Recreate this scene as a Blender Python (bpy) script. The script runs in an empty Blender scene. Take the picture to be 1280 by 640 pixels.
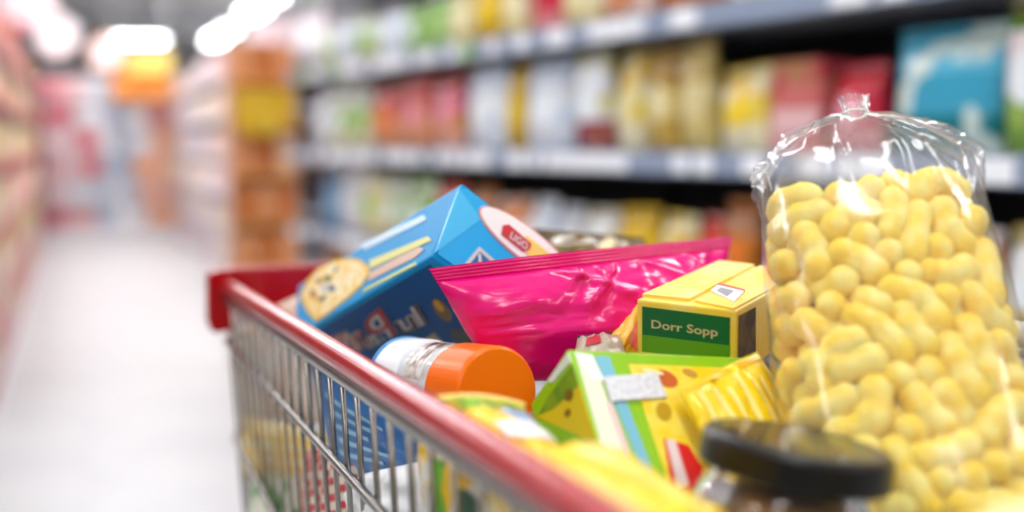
import bpy, bmesh, math, random
import numpy as np
from mathutils import Vector, Matrix, noise

random.seed(7)
sc = bpy.context.scene
COL = sc.collection

# ---------------------------------------------------------------- camera
FPX = 1400.0
PITCH = math.atan(140 / 1400)
CAM = Vector((0, 0, 1.2))
cd = bpy.data.cameras.new('camera')
cd.sensor_width = 36
cd.lens = FPX / 1280 * 36
cd.clip_start = 0.02
cd.clip_end = 200
cam = bpy.data.objects.new('camera', cd)
COL.objects.link(cam)
cam.location = CAM
cam.rotation_euler = (math.pi / 2 - PITCH, 0, 0)
sc.camera = cam
cd.dof.use_dof = True
cd.dof.focus_distance = 0.785
cd.dof.aperture_fstop = 1.85
cd.dof.aperture_blades = 0

# ---------------------------------------------------------------- world and exposure
wd = bpy.data.worlds.new('world')
sc.world = wd
wd.use_nodes = True
wd.node_tree.nodes['Background'].inputs[0].default_value = (0.98, 0.99, 1, 1)
wd.node_tree.nodes['Background'].inputs[1].default_value = 0.26
sc.view_settings.view_transform = 'Standard'
sc.view_settings.look = 'None'
sc.view_settings.gamma = 1
sc.view_settings.use_curve_mapping = False
sc.view_settings.exposure = 0.66
LAMP_STRENGTH = 12.5

# ---------------------------------------------------------------- helpers
CR = Vector((1, 0, 0))
CU = Vector((0, math.sin(PITCH), math.cos(PITCH)))
CD = Vector((0, math.cos(PITCH), -math.sin(PITCH)))


def W(px, py, d):
    """real-space point that the photograph shows at pixel (px, py), d metres into the scene"""
    return CAM + CR * ((px - 640) / FPX * d) - CU * ((py - 320) / FPX * d) + CD * d


def ray_plane(px, py, p0, n):
    r = W(px, py, 1.0) - CAM
    return CAM + r * ((p0 - CAM).dot(n) / r.dot(n))


def lin(c):
    return tuple((x / 255 / 12.92) if x / 255 <= 0.04045 else ((x / 255 + 0.055) / 1.055) ** 2.4 for x in c)


MATS = {}


def mat(name, c, rough=0.5, metal=0.0, spec=0.32, coat=0.0, bump=0.0, bscale=40.0, c2=None, nscale=8.0, sss=0.0,
        trans=0.0, emit=0.0, lo=0.4, hi=0.6, detail=3.0):
    if name in MATS:
        return MATS[name]
    m = bpy.data.materials.new(name)
    m.use_nodes = True
    nt = m.node_tree
    b = nt.nodes['Principled BSDF']
    b.inputs['Base Color'].default_value = (*lin(c), 1)
    b.inputs['Roughness'].default_value = rough
    b.inputs['Metallic'].default_value = metal
    b.inputs['Specular IOR Level'].default_value = spec
    b.inputs['Coat Weight'].default_value = coat * 0.35
    b.inputs['Coat Roughness'].default_value = 0.08
    if sss:
        b.inputs['Subsurface Weight'].default_value = sss
        b.inputs['Subsurface Radius'].default_value = (0.012, 0.007, 0.0012)
        b.inputs['Subsurface Scale'].default_value = 1.0
    if trans:
        b.inputs['Transmission Weight'].default_value = trans
    if emit:
        b.inputs['Emission Color'].default_value = (*lin(c), 1)
        b.inputs['Emission Strength'].default_value = emit
    tc = nt.nodes.new('ShaderNodeTexCoord')
    if c2 is not None:
        n = nt.nodes.new('ShaderNodeTexNoise')
        n.inputs['Scale'].default_value = nscale
        n.inputs['Detail'].default_value = detail
        nt.links.new(tc.outputs['Object'], n.inputs['Vector'])
        r = nt.nodes.new('ShaderNodeValToRGB')
        r.color_ramp.elements[0].position = lo
        r.color_ramp.elements[0].color = (*lin(c), 1)
        r.color_ramp.elements[1].position = hi
        r.color_ramp.elements[1].color = (*lin(c2), 1)
        nt.links.new(n.outputs['Fac'], r.inputs['Fac'])
        nt.links.new(r.outputs['Color'], b.inputs['Base Color'])
    if bump:
        n = nt.nodes.new('ShaderNodeTexNoise')
        n.inputs['Scale'].default_value = bscale
        n.inputs['Detail'].default_value = 4
        nt.links.new(tc.outputs['Object'], n.inputs['Vector'])
        bp = nt.nodes.new('ShaderNodeBump')
        bp.inputs['Strength'].default_value = bump
        bp.inputs['Distance'].default_value = 0.004
        nt.links.new(n.outputs['Fac'], bp.inputs['Height'])
        nt.links.new(bp.outputs['Normal'], b.inputs['Normal'])
    MATS[name] = m
    return m


def band_mat(name, bands, rough=0.4, coat=0.3, axis=2, blot=None, nscale=9.0):
    """printed wrapper: flat colour bands along one generated axis, with optional blotches of a second ink"""
    if name in MATS:
        return MATS[name]
    m = mat(name, bands[0][1], rough, coat=coat)
    nt = m.node_tree
    b = nt.nodes['Principled BSDF']
    tc = nt.nodes['Texture Coordinate']
    sp = nt.nodes.new('ShaderNodeSeparateXYZ')
    nt.links.new(tc.outputs['Generated'], sp.inputs[0])
    r = nt.nodes.new('ShaderNodeValToRGB')
    r.color_ramp.interpolation = 'CONSTANT'
    el = r.color_ramp.elements
    el[0].position = bands[0][0]
    el[0].color = (*lin(bands[0][1]), 1)
    if len(bands) == 1:
        el.remove(el[1])
    else:
        el[1].position = bands[1][0]
        el[1].color = (*lin(bands[1][1]), 1)
        for p, c in bands[2:]:
            e = el.new(p)
            e.color = (*lin(c), 1)
    nt.links.new(sp.outputs[axis], r.inputs['Fac'])
    out = r.outputs['Color']
    if blot is not None:
        n = nt.nodes.new('ShaderNodeTexNoise')
        n.inputs['Scale'].default_value = nscale
        n.inputs['Detail'].default_value = 2
        nt.links.new(tc.outputs['Object'], n.inputs['Vector'])
        s = nt.nodes.new('ShaderNodeValToRGB')
        s.color_ramp.elements[0].position = 0.52
        s.color_ramp.elements[1].position = 0.58
        nt.links.new(n.outputs['Fac'], s.inputs['Fac'])
        mx = nt.nodes.new('ShaderNodeMix')
        mx.data_type = 'RGBA'
        nt.links.new(s.outputs['Color'], mx.inputs['Factor'])
        nt.links.new(out, mx.inputs['A'])
        mx.inputs['B'].default_value = (*lin(blot), 1)
        out = mx.outputs['Result']
    nt.links.new(out, b.inputs['Base Color'])
    return m


def link(o, parent=None):
    COL.objects.link(o)
    if parent is not None:
        o.parent = parent
    return o


def tag(o, label=None, cat=None, group=None, kind=None):
    if label:
        o['label'] = label
    if cat:
        o['category'] = cat
    if group:
        o['group'] = group
    if kind:
        o['kind'] = kind
    return o


def empty(name, loc, label, cat, group=None, rz=0.0):
    o = bpy.data.objects.new(name, None)
    o.empty_display_size = 0.02
    o.location = loc
    o.rotation_euler = (0, 0, rz)
    link(o)
    return tag(o, label, cat, group)


def mesh_obj(name, verts, faces, m, parent=None, smooth=False, origin=None):
    """one mesh object; verts are in world space, made local to the parent's location (parents built here are unrotated)"""
    off = Vector((0, 0, 0))
    if parent is not None and origin is None:
        off = parent.location.copy()
        if parent.parent is not None:
            off = off + parent.parent.location
    if origin is not None:
        off = Vector(origin)
    me = bpy.data.meshes.new(name)
    me.from_pydata([tuple(Vector(v) - off) for v in verts], [], faces)
    me.update()
    if m is not None:
        me.materials.append(m)
    if smooth:
        me.polygons.foreach_set('use_smooth', [True] * len(me.polygons))
    o = bpy.data.objects.new(name, me)
    if origin is not None and parent is None:
        o.location = off
    return link(o, parent)


def bm_obj(name, bm, m, parent=None, smooth=False, fix=True):
    if fix:
        bmesh.ops.recalc_face_normals(bm, faces=bm.faces)
    me = bpy.data.meshes.new(name)
    bm.to_mesh(me)
    bm.free()
    if m is not None:
        me.materials.append(m)
    if smooth:
        me.polygons.foreach_set('use_smooth', [True] * len(me.polygons))
    return link(bpy.data.objects.new(name, me), parent)


def box_bm(x0, x1, y0, y1, z0, z1, bev=0.0, bm=None, segs=1):
    b = bmesh.new()
    vs = [b.verts.new((x, y, z)) for x in (x0, x1) for y in (y0, y1) for z in (z0, z1)]
    for f in ((0, 1, 3, 2), (4, 6, 7, 5), (0, 4, 5, 1), (2, 3, 7, 6), (0, 2, 6, 4), (1, 5, 7, 3)):
        b.faces.new([vs[i] for i in f])
    if bev:
        bmesh.ops.bevel(b, geom=b.edges[:], offset=bev, segments=segs, affect='EDGES', profile=0.5)
    bmesh.ops.recalc_face_normals(b, faces=b.faces)
    if bm is None:
        return b
    me = bpy.data.meshes.new('t')
    b.to_mesh(me)
    b.free()
    bm.from_mesh(me)
    bpy.data.meshes.remove(me)
    return bm


def tube(pts, r, sides=8, closed=False, caps=True):
    pts = [Vector(p) for p in pts]
    n = len(pts)
    V, F = [], []
    ref = None
    for i, p in enumerate(pts):
        a = pts[(i - 1) % n] if (i > 0 or closed) else pts[0]
        b = pts[(i + 1) % n] if (i < n - 1 or closed) else pts[-1]
        t = (b - a).normalized()
        if ref is None:
            ref = Vector((0, 0, 1)) if abs(t.z) < 0.9 else Vector((1, 0, 0))
        u = (ref - t * ref.dot(t)).normalized()
        ref = u
        w = t.cross(u)
        rr = r[i] if isinstance(r, (list, tuple)) else r
        for k in range(sides):
            th = 2 * math.pi * k / sides
            V.append(p + (u * math.cos(th) + w * math.sin(th)) * rr)
    m = n if closed else n - 1
    for i in range(m):
        for k in range(sides):
            a = i * sides + k
            b = i * sides + (k + 1) % sides
            c = ((i + 1) % n) * sides + (k + 1) % sides
            d = ((i + 1) % n) * sides + k
            F.append((a, b, c, d))
    if caps and not closed:
        F.append(tuple(range(sides))[::-1])
        F.append(tuple((n - 1) * sides + k for k in range(sides)))
    return V, F


def lathe(axis_o, ax, prof, sides=40, cap0=True, cap1=True):
    """surface of revolution about axis_o + t*ax; prof = [(t, r), ...]"""
    ax = Vector(ax).normalized()
    ref = Vector((0, 0, 1)) if abs(ax.z) < 0.9 else Vector((1, 0, 0))
    u = (ref - ax * ref.dot(ax)).normalized()
    w = ax.cross(u)
    V, F = [], []
    for t, r in prof:
        for k in range(sides):
            th = 2 * math.pi * k / sides
            V.append(Vector(axis_o) + ax * t + (u * math.cos(th) + w * math.sin(th)) * r)
    for i in range(len(prof) - 1):
        for k in range(sides):
            F.append((i * sides + k, i * sides + (k + 1) % sides, (i + 1) * sides + (k + 1) % sides, (i + 1) * sides + k))
    if cap0:
        F.append(tuple(range(sides))[::-1])
    if cap1:
        F.append(tuple((len(prof) - 1) * sides + k for k in range(sides)))
    return V, F


def hexa(name, C, m, parent, bev=0.0015):
    """closed six-sided carton from its eight corners C[(i,j,k)] (world space)"""
    b = bmesh.new()
    off = parent.location
    vs = {k: b.verts.new(Vector(v) - off) for k, v in C.items()}
    for f in (((0, 0, 0), (1, 0, 0), (1, 1, 0), (0, 1, 0)), ((0, 0, 1), (0, 1, 1), (1, 1, 1), (1, 0, 1)),
              ((0, 0, 0), (0, 1, 0), (0, 1, 1), (0, 0, 1)), ((1, 0, 0), (1, 0, 1), (1, 1, 1), (1, 1, 0)),
              ((0, 0, 0), (0, 0, 1), (1, 0, 1), (1, 0, 0)), ((0, 1, 0), (1, 1, 0), (1, 1, 1), (0, 1, 1))):
        b.faces.new([vs[k] for k in f])
    bmesh.ops.recalc_face_normals(b, faces=b.faces)
    bmesh.ops.bevel(b, geom=b.edges[:], offset=bev, segments=2, affect='EDGES', profile=0.6)
    return bm_obj(name, b, m, parent)


class Face:
    """a flat face given by three corners; prints are laid on it as thin raised sheets"""

    def __init__(self, p0, p1, p2):
        self.p0 = Vector(p0)
        self.n = (Vector(p1) - self.p0).cross(Vector(p2) - self.p0).normalized()
        if self.n.dot(CAM - self.p0) < 0:
            self.n = -self.n

    def at(self, px, py, h=0.0005):
        return ray_plane(px, py, self.p0, self.n) + self.n * h

    def patch(self, name, pix, m, parent, h=0.0005):
        P = [self.at(x, y, h) for x, y in pix]
        Q = [p - self.n * (h + 0.0002) for p in P]
        n = len(P)
        F = [tuple(range(n)), tuple(range(n, 2 * n))[::-1]]
        F += [(i, (i + 1) % n, n + (i + 1) % n, n + i) for i in range(n)]
        return mesh_obj(name, P + Q, F, m, parent)

    def ellipse(self, name, cx, cy, a, b, ang, m, parent, h=0.0005, n=28):
        ca, sa = math.cos(ang), math.sin(ang)
        pix = [(cx + a * math.cos(t) * ca - b * math.sin(t) * sa, cy + a * math.cos(t) * sa + b * math.sin(t) * ca)
               for t in (2 * math.pi * i / n for i in range(n))]
        return self.patch(name, pix, m, parent, h)

    def text(self, name, body, pa, pb, hpx, m, parent, h=0.001, bold=0.0, up=None):
        """lettering from pixel pa to pixel pb on the face"""
        A, B = self.at(*pa, h), self.at(*pb, h)
        me = text_mesh(body, bold)
        xs = [v.co.x for v in me.vertices]
        ys = [v.co.y for v in me.vertices]
        x0, x1, y0, y1 = min(xs), max(xs), min(ys), max(ys)
        ux = (B - A)
        top = self.at(pa[0] + (up or (0, -1))[0] * hpx, pa[1] + (up or (0, -1))[1] * hpx, h)
        uy = top - A
        V = [A + ux * ((v.co.x - x0) / (x1 - x0)) + uy * ((v.co.y - y0) / (y1 - y0)) + self.n * v.co.z * 0 for v in me.vertices]
        F = [tuple(p.vertices) for p in me.polygons]
        o = mesh_obj(name, V, F, m, parent)
        bpy.data.meshes.remove(me)
        return o


def text_mesh(body, bold=0.0):
    cu = bpy.data.curves.new('t', 'FONT')
    cu.body = body
    cu.offset = bold
    cu.resolution_u = 3
    o = bpy.data.objects.new('t', cu)
    COL.objects.link(o)
    dg = bpy.context.evaluated_depsgraph_get()
    me = bpy.data.meshes.new_from_object(o.evaluated_get(dg))
    bpy.data.objects.remove(o)
    bpy.data.curves.remove(cu)
    return me


class Pillow:
    """a filled wrapper: bilinear sheet between four corners, blown up to both sides, with creases at the seals"""

    def __init__(self, TL, TR, BR, BL, t, seed=0, crease=0.002, crumple=0.0015, pw=2.6, q=0.62, toward=None, bow=0.0):
        self.c = [Vector(x) for x in (TL, TR, BR, BL)]
        TL, TR, BR, BL = self.c
        n = (TR - TL + BR - BL).cross(BL - TL + BR - TR).normalized()
        tw = Vector(toward) if toward is not None else CAM - (TL + BR) / 2
        self.n = n if n.dot(tw) > 0 else -n
        self.t, self.pw, self.q, self.crumple, self.crease, self.seed, self.bow = t, pw, q, crumple, crease, seed, bow
        r = random.Random(seed)
        self.cr = [(r.uniform(-0.95, 0.95), r.uniform(-0.7, 0.7), r.uniform(0.02, 0.06), r.uniform(0.2, 0.6), r.choice((-1, 1)), r.uniform(0.4, 1))
                   for _ in range(16)]

    def base(self, u, v):
        TL, TR, BR, BL = self.c
        a, b = (u + 1) / 2, (v + 1) / 2
        return (TL * (1 - a) + TR * a) * (1 - b) + (BL * (1 - a) + BR * a) * b

    def p(self, u, v, side=1, h=0.0):
        P = self.base(u, v)
        e = max(0.0, 1 - abs(u) ** self.pw) ** self.q * max(0.0, 1 - abs(v) ** self.pw) ** self.q
        th = self.t / 2 * e
        if self.bow:
            P = P + self.n * self.bow * (1 - u * u)
        if self.crease:
            for (u0, sl, w, L, vs, A) in self.cr:
                dv = (1 - vs * v)
                d = (u - u0 - sl * dv) / (w * (1 + 2 * dv))
                if abs(d) < 3:
                    th += self.crease * A * (math.exp(-d * d) * 1.6 - 0.5 * math.exp(-(d - 1.6) ** 2)) * math.exp(-dv / L) * min(1, e * 2.5)
        if self.crumple:
            q = Vector((u * 3.1 + self.seed * 7.3, v * 2.7, side * 3.3))
            f = noise.noise(q) + 0.5 * abs(noise.noise(q * 2.1))
            th += self.crumple * f * min(1, e * 2)
        return P + self.n * side * (th + h)

    def build(self, m, parent, nu=44, nv=36, name='wrapper'):
        V, F = [], []
        for s in (1, -1):
            o = len(V)
            for j in range(nv + 1):
                for i in range(nu + 1):
                    V.append(self.p(-1 + 2 * i / nu, -1 + 2 * j / nv, s))
            for j in range(nv):
                for i in range(nu):
                    a = o + j * (nu + 1) + i
                    f = (a, a + nu + 1, a + nu + 2, a + 1)
                    F.append(f if s > 0 else f[::-1])
        bm = bmesh.new()
        off = parent.location
        vs = [bm.verts.new(v - off) for v in V]
        for f in F:
            bm.faces.new([vs[i] for i in f])
        bmesh.ops.remove_doubles(bm, verts=bm.verts, dist=0.00005)
        return bm_obj(name, bm, m, parent, smooth=True)

    def seal(self, m, parent, v=-1, width=0.012, ridges=5, amp=0.0006, n=50, name='seal'):
        """crimped strip running along the edge v = -1 (top) or +1 (bottom)"""
        V, F = [], []
        k = ridges * 4
        for j in range(k + 1):
            for i in range(n + 1):
                u = -1 + 2 * i / n
                P = self.base(u, v)
                d = (self.base(u, v) - self.base(u, 0)).normalized()
                wob = 0.0012 * noise.noise(Vector((u * 4, self.seed, j * 0.03)))
                if self.bow:
                    P = P + self.n * self.bow * (1 - u * u)
                V.append(P + d * (width * j / k - 0.002) + self.n * (amp * math.sin(j / k * ridges * 2 * math.pi) + wob))
        for j in range(k):
            for i in range(n):
                a = j * (n + 1) + i
                F.append((a, a + 1, a + n + 2, a + n + 1))
        V2 = [x - self.n * 0.0003 for x in V]
        L = len(V)
        F2 = [tuple(i + L for i in f[::-1]) for f in F]
        return mesh_obj(name, V + V2, F + F2, m, parent, smooth=True)

    def patch(self, name, uvs, m, parent, h=0.0007, n=8, side=1):
        """print between four uv corners, following the bulge"""
        V, F = [], []
        A, B, C, D = [Vector((*x, 0)) for x in uvs]
        for j in range(n + 1):
            for i in range(n + 1):
                a, b = i / n, j / n
                q = (A * (1 - a) + B * a) * (1 - b) + (D * (1 - a) + C * a) * b
                V.append(self.p(q.x, q.y, side, h))
        for j in range(n):
            for i in range(n):
                a = j * (n + 1) + i
                F.append((a, a + n + 1, a + n + 2, a + 1))
        return mesh_obj(name, V, F, m, parent, smooth=True)

    def disc(self, name, u, v, a, b, m, parent, h=0.0007, rings=4, n=24, rot=0.0, side=1):
        V, F = [self.p(u, v, side, h)], []
        for j in range(1, rings + 1):
            for i in range(n):
                t = 2 * math.pi * i / n
                x, y = a * j / rings * math.cos(t), b * j / rings * math.sin(t)
                V.append(self.p(u + x * math.cos(rot) - y * math.sin(rot), v + x * math.sin(rot) + y * math.cos(rot), side, h))
        for i in range(n):
            F.append((0, 1 + i, 1 + (i + 1) % n))
        for j in range(rings - 1):
            for i in range(n):
                a_, b_ = 1 + j * n + i, 1 + j * n + (i + 1) % n
                F.append((a_, a_ + n, b_ + n, b_))
        return mesh_obj(name, V, F, m, parent, smooth=True)


# ---------------------------------------------------------------- common materials
WHITE = mat('white_print', (244, 244, 242), 0.45)
PAPER = mat('paper_label', (240, 240, 240), 0.6)
CHROME = mat('chrome_wire', (150, 146, 140), 0.26, metal=1.0, bump=0.03, bscale=60)
STEEL = mat('brushed_steel', (190, 190, 188), 0.32, metal=1.0)
RED_PLASTIC = mat('red_plastic', (172, 0, 12), 0.24, coat=0.8, bump=0.02, bscale=300)
BLACK_PLASTIC = mat('black_plastic', (9, 8, 8), 0.32, coat=0.1)

# ---------------------------------------------------------------- structure: floor, ceiling, walls
AISLE = Vector((-545 / 1400, 1, 0)).normalized()      # direction of the aisle
ACROSS = Vector((AISLE.y, -AISLE.x, 0))
ROT_A = math.atan2(-AISLE.x, AISLE.y)


def aisle(a, s, z=0.0):
    """a metres along the aisle, s metres to its right"""
    return AISLE * a + ACROSS * s + Vector((0, 0, z))


GROUT = mat('floor_joint', (186, 186, 186), 0.5)
TILE = mat('floor_tile', (202, 202, 202), 0.42, spec=0.4, c2=(196, 196, 197), nscale=1.5)
fl = mesh_obj('floor', [aisle(-4, -14, -0.006), aisle(-4, 10, -0.006), aisle(36, 10, -0.006), aisle(36, -14, -0.006)], [(0, 1, 2, 3)], GROUT)
tag(fl, 'pale glossy tiled supermarket floor', kind='structure')
tb = box_bm(-0.3985, 0.3985, -0.3985, 0.3985, -0.005, 0.0, 0.0015)
tme = bpy.data.meshes.new('floor_tile')
tb.to_mesh(tme)
tb.free()
tme.materials.append(TILE)
for i in range(-4, 9):
    for j in range(-1, 22):
        t = bpy.data.objects.new('floor_tile', tme)
        link(t, fl)
        t.location = aisle(j * 0.8, i * 0.8 - 2.0)
        t.rotation_euler = (0, 0, ROT_A)

CEIL = mat('ceiling_paint', (246, 242, 242), 0.8)
ce = mesh_obj('ceiling', [aisle(-4, -14, 3.6), aisle(36, -14, 3.6), aisle(36, 10, 3.6), aisle(-4, 10, 3.6)], [(0, 1, 2, 3)], CEIL)
tag(ce, 'white supermarket ceiling', kind='structure')
WALLM = mat('wall_paint', (240, 228, 228), 0.8)
wf = mesh_obj('wall_far', [aisle(36, -14, 0), aisle(36, 10, 0), aisle(36, 10, 3.6), aisle(36, -14, 3.6)], [(0, 1, 2, 3)], WALLM)
tag(wf, 'far white wall of the shop', kind='structure')
BEAM = mat('grey_beam', (196, 196, 200), 0.6)
for k, a in enumerate((16.0, 21.0, 29.0)):
    b = box_bm(-13, 9, -0.12, 0.12, 3.3, 3.6)
    o = bm_obj('trim_%d' % (k + 1), b, BEAM)
    o.location = aisle(a, 0)
    o.rotation_euler = (0, 0, ROT_A)
    tag(o, 'grey ceiling beam crossing over the far aisle', kind='structure')

# ---------------------------------------------------------------- ceiling lamps (they light the shop)
TUBE_M = mat('lamp_diffuser', (251, 252, 255), 0.5, emit=LAMP_STRENGTH)
HOUSE_M = mat('lamp_housing', (230, 230, 230), 0.5)


def lamp(loc, L, wd_, rz, label):
    r = empty('ceiling_lamp', loc, label, 'lamp', 'strip lamps on the ceiling', rz)
    bm_obj('housing', box_bm(-L / 2 - 0.03, L / 2 + 0.03, -wd_ / 2 - 0.03, wd_ / 2 + 0.03, 0.0, 0.06, 0.008), HOUSE_M, r)
    bm_obj('diffuser', box_bm(-L / 2, L / 2, -wd_ / 2, wd_ / 2, -0.05, 0.0, 0.015, segs=2), TUBE_M, r)
    for s in (-1, 1):
        bm_obj('hanger', box_bm(s * L * 0.4 - 0.006, s * L * 0.4 + 0.006, -0.006, 0.006, 0.06, 3.6 - loc[2]), STEEL, r)
    return r


lamp(W(169, 48, 17.0), 0.85, 0.13, 0.05, 'glowing white strip lamp hanging above the far end of the aisle')
ORDS = 'first second third fourth fifth sixth seventh eighth ninth tenth eleventh twelfth thirteenth fourteenth fifteenth sixteenth seventeenth eighteenth nineteenth'.split()


def ordinal(n):
    """1 -> first, 23 -> twenty-third"""
    if n < 20:
        return ORDS[n - 1]
    t = ('twenty', 'thirty', 'forty', 'fifty')[n // 10 - 2]
    return t + '-' + ORDS[n % 10 - 1] if n % 10 else t[:-1] + 'ieth'


for s, last, nm in ((-2.1, 15, 'left of the aisle'), (0.4, 15, 'straight over the aisle'), (2.9, 26, 'over the right shelves'), (-0.6, 14, 'added over left shelf tops'), (1.3, 14, 'added over right shelf tops')):
    k, a = 0, (8.0 if 'tops' in nm else -2.2)  # the shelf-top rows are unseen extra lamps added to brighten the far aisle
    while a < last:
        k += 1
        lamp(aisle(a, s, 3.45), 1.5, 0.3, ROT_A + math.pi / 2, '%s white ceiling strip lamp from the front in the row %s' % (ordinal(k), nm))
        a += 2.7

# ---------------------------------------------------------------- shelving
SHELF_M = mat('shelf_enamel', (176, 182, 192), 0.4)
PLINTH_M = mat('plinth_white', (226, 222, 222), 0.4)
DARK_M = mat('dark_back_panel', (16, 15, 15), 0.7)
UNDER_M = mat('shelf_underside', (70, 70, 70), 0.6)
FASCIA_M = mat('price_rail', (146, 158, 180), 0.25, coat=0.4)
TAG_M = mat('price_tag', (246, 247, 250), 0.3, coat=0.3)
TAGG_M = mat('green_price_tag', (140, 190, 40), 0.4)
REDUP_M = mat('red_upright', (170, 60, 54), 0.4)


def gondola(name, origin, direction, facing, length, depth, shelves, label, back_h, tags=True, upright=DARK_M, bays=1.25, tag_seed=3, tag_every=0.11, back=DARK_M, fascia=FASCIA_M):
    """shelf unit whose front edge runs from origin along direction; facing points to the shopper"""
    d = Vector(direction).normalized()
    inn = -Vector(facing).normalized()
    root = empty(name, origin, label, 'shelf')
    o = Vector(origin)
    up = Vector((0, 0, 1))

    def slab(nm, s0, s1, i0, i1, z0, z1, m, par, bev=0.0):
        C = {(a, b, c): o + d * (s0, s1)[a] + inn * (i0, i1)[b] + up * (z0, z1)[c] for a in (0, 1) for b in (0, 1) for c in (0, 1)}
        P = [C[k] for k in ((0, 0, 0), (0, 0, 1), (0, 1, 0), (0, 1, 1), (1, 0, 0), (1, 0, 1), (1, 1, 0), (1, 1, 1))]
        F = [(0, 1, 3, 2), (4, 6, 7, 5), (0, 4, 5, 1), (2, 3, 7, 6), (0, 2, 6, 4), (1, 5, 7, 3)]
        return mesh_obj(nm, P, F, m, par, origin=o)
    slab('back_panel', 0, length, depth, depth + 0.04, 0, back_h, back, root)
    nb = max(1, round(length / bays))
    for k in range(nb + 1):
        s = length * k / nb
        slab('upright', s - 0.025, s + 0.025, depth - 0.03, depth, 0, back_h, upright, root)
    slab('plinth', 0, length, 0.0, depth, 0, shelves[0] - 0.046, PLINTH_M, root)
    rr = random.Random(tag_seed)
    for z in shelves:
        b = slab('shelf_board', 0, length, 0.012, depth, z - 0.03, z, SHELF_M, root)
        r = slab('price_rail', 0, length, 0.0, 0.012, z - 0.045, z + 0.012, fascia, root)
        if tags:
            s = 0.04
            while s < length - 0.1:
                w = rr.choice((0.055, 0.07, 0.07, 0.1))
                if rr.random() < 0.8:
                    slab('price_tag', s, s + w, -0.003, 0.0, z - 0.041, z + 0.006, TAGG_M if rr.random() < 0.04 else TAG_M, r)
                s += w + rr.choice((0.008, 0.03, tag_every))
    return root


# ---- shelf products ----
def bag_mesh(w, h, d, seed, seal=0.014):
    key = ('bag', round(w, 3), round(h, 3), round(d, 3), seed)
    P = Pillow((-w / 2, 0, h - seal), (w / 2, 0, h - seal), (w / 2, 0, 0.003), (-w / 2, 0, 0.003), d, seed, 0.004, 0.004, toward=(0, -1, 0))
    return P


def shelf_bag(loc, rz, w, h, d, m, lab_m, seed, label, group, cat='snack bag', lab=(0, 0, 0.55, 0.35), name='snack_bag'):
    r = empty(name, (0, 0, 0), label, cat, group)
    P = bag_mesh(w, h, d, seed)
    P.build(m, r, 14, 14, 'wrapper')
    P.seal(m, r, -1, 0.016, 3, 0.001, 10)
    if lab_m is not None:
        P.disc('front_label', lab[0], lab[1], lab[2], lab[3], lab_m, r, 0.0015, 3, 16)
    r.location = loc
    r.rotation_euler = (random.uniform(-0.06, 0.02), random.uniform(-0.06, 0.06), rz + random.uniform(-0.07, 0.07))
    return r


def shelf_carton(loc, rz, w, h, d, m, lab_m, seed, label, group, cat='carton', lab=(0.15, 0.85, 0.3, 0.8), name='carton'):
    r = empty(name, loc, label, cat, group, rz + random.uniform(-0.06, 0.06))
    bm_obj('box', box_bm(-w / 2, w / 2, -d / 2, d / 2, 0, h, min(0.003, w * 0.05)), m, r)
    if lab_m is not None:
        x0, x1, z0, z1 = lab
        bm_obj('front_label', box_bm(-w / 2 + w * x0, -w / 2 + w * x1, -d / 2 - 0.0012, -d / 2 + 0.001, h * z0, h * z1), lab_m, r)
    return r


ORD = ('first', 'second', 'third', 'fourth', 'fifth', 'sixth', 'seventh', 'eighth', 'ninth', 'tenth', 'eleventh', 'twelfth')

# near gondola on the right: front edge line
G0 = Vector((0.366, 2.85, 0))
GE = Vector((-0.6, 1, 0)).normalized()
GF = Vector((-GE.y, GE.x, 0))           # faces the aisle
G_START, G_LEN = -1.7, 4.42
G_SH = (0.12, 0.47, 0.82, 1.17, 1.52, 1.87)
gondola('gondola_shelf', G0 + GE * G_START, GE, GF, G_LEN, 0.46, G_SH,
        'long grey shelving with blue price rails behind the trolley', 2.25)
RZ_G = math.atan2(GF.y, GF.x) + math.pi / 2


def s_of_px(px):
    k = px - 640
    return (512.4 - 2.85 * k) / (0.8575 * k + 720.3)


def g_point(s, i, z):
    return G0 + GE * s - GF * i + Vector((0, 0, z))


def put_row(shelf, rows, group, shelfname):
    z = G_SH[shelf]
    for n, (x0, x1, ytop, kind, m, lm, look) in enumerate(rows):
        s1, s0 = s_of_px(x0), s_of_px(x1)
        w = abs(s1 - s0) * 0.97
        s = (s0 + s1) / 2
        dep = 0.10 if kind == 'carton' else 0.08
        p = g_point(s, 0.05 + dep / 2, z)
        h = max(0.08, min(0.33, CAM.z - z - (ytop - 180) * p.y / FPX))
        if kind == 'bag':
            shelf_bag(p, RZ_G, w * (0.88 + 0.07 * ((n * 7) % 3) / 2), h, dep, m, lm, n + shelf * 40, look + ' ' + shelfname, group)
        else:
            shelf_carton(p, RZ_G, w * (0.88 + 0.07 * ((n * 7) % 3) / 2), h, dep, m, lm, n, look + ' ' + shelfname, group)


def bm_(n, *bands, blot=None, ns=14.0):
    return band_mat(n, [(i / len(bands), c) for i, c in enumerate(bands)], blot=blot, nscale=ns, rough=0.16, coat=1.2)


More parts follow.
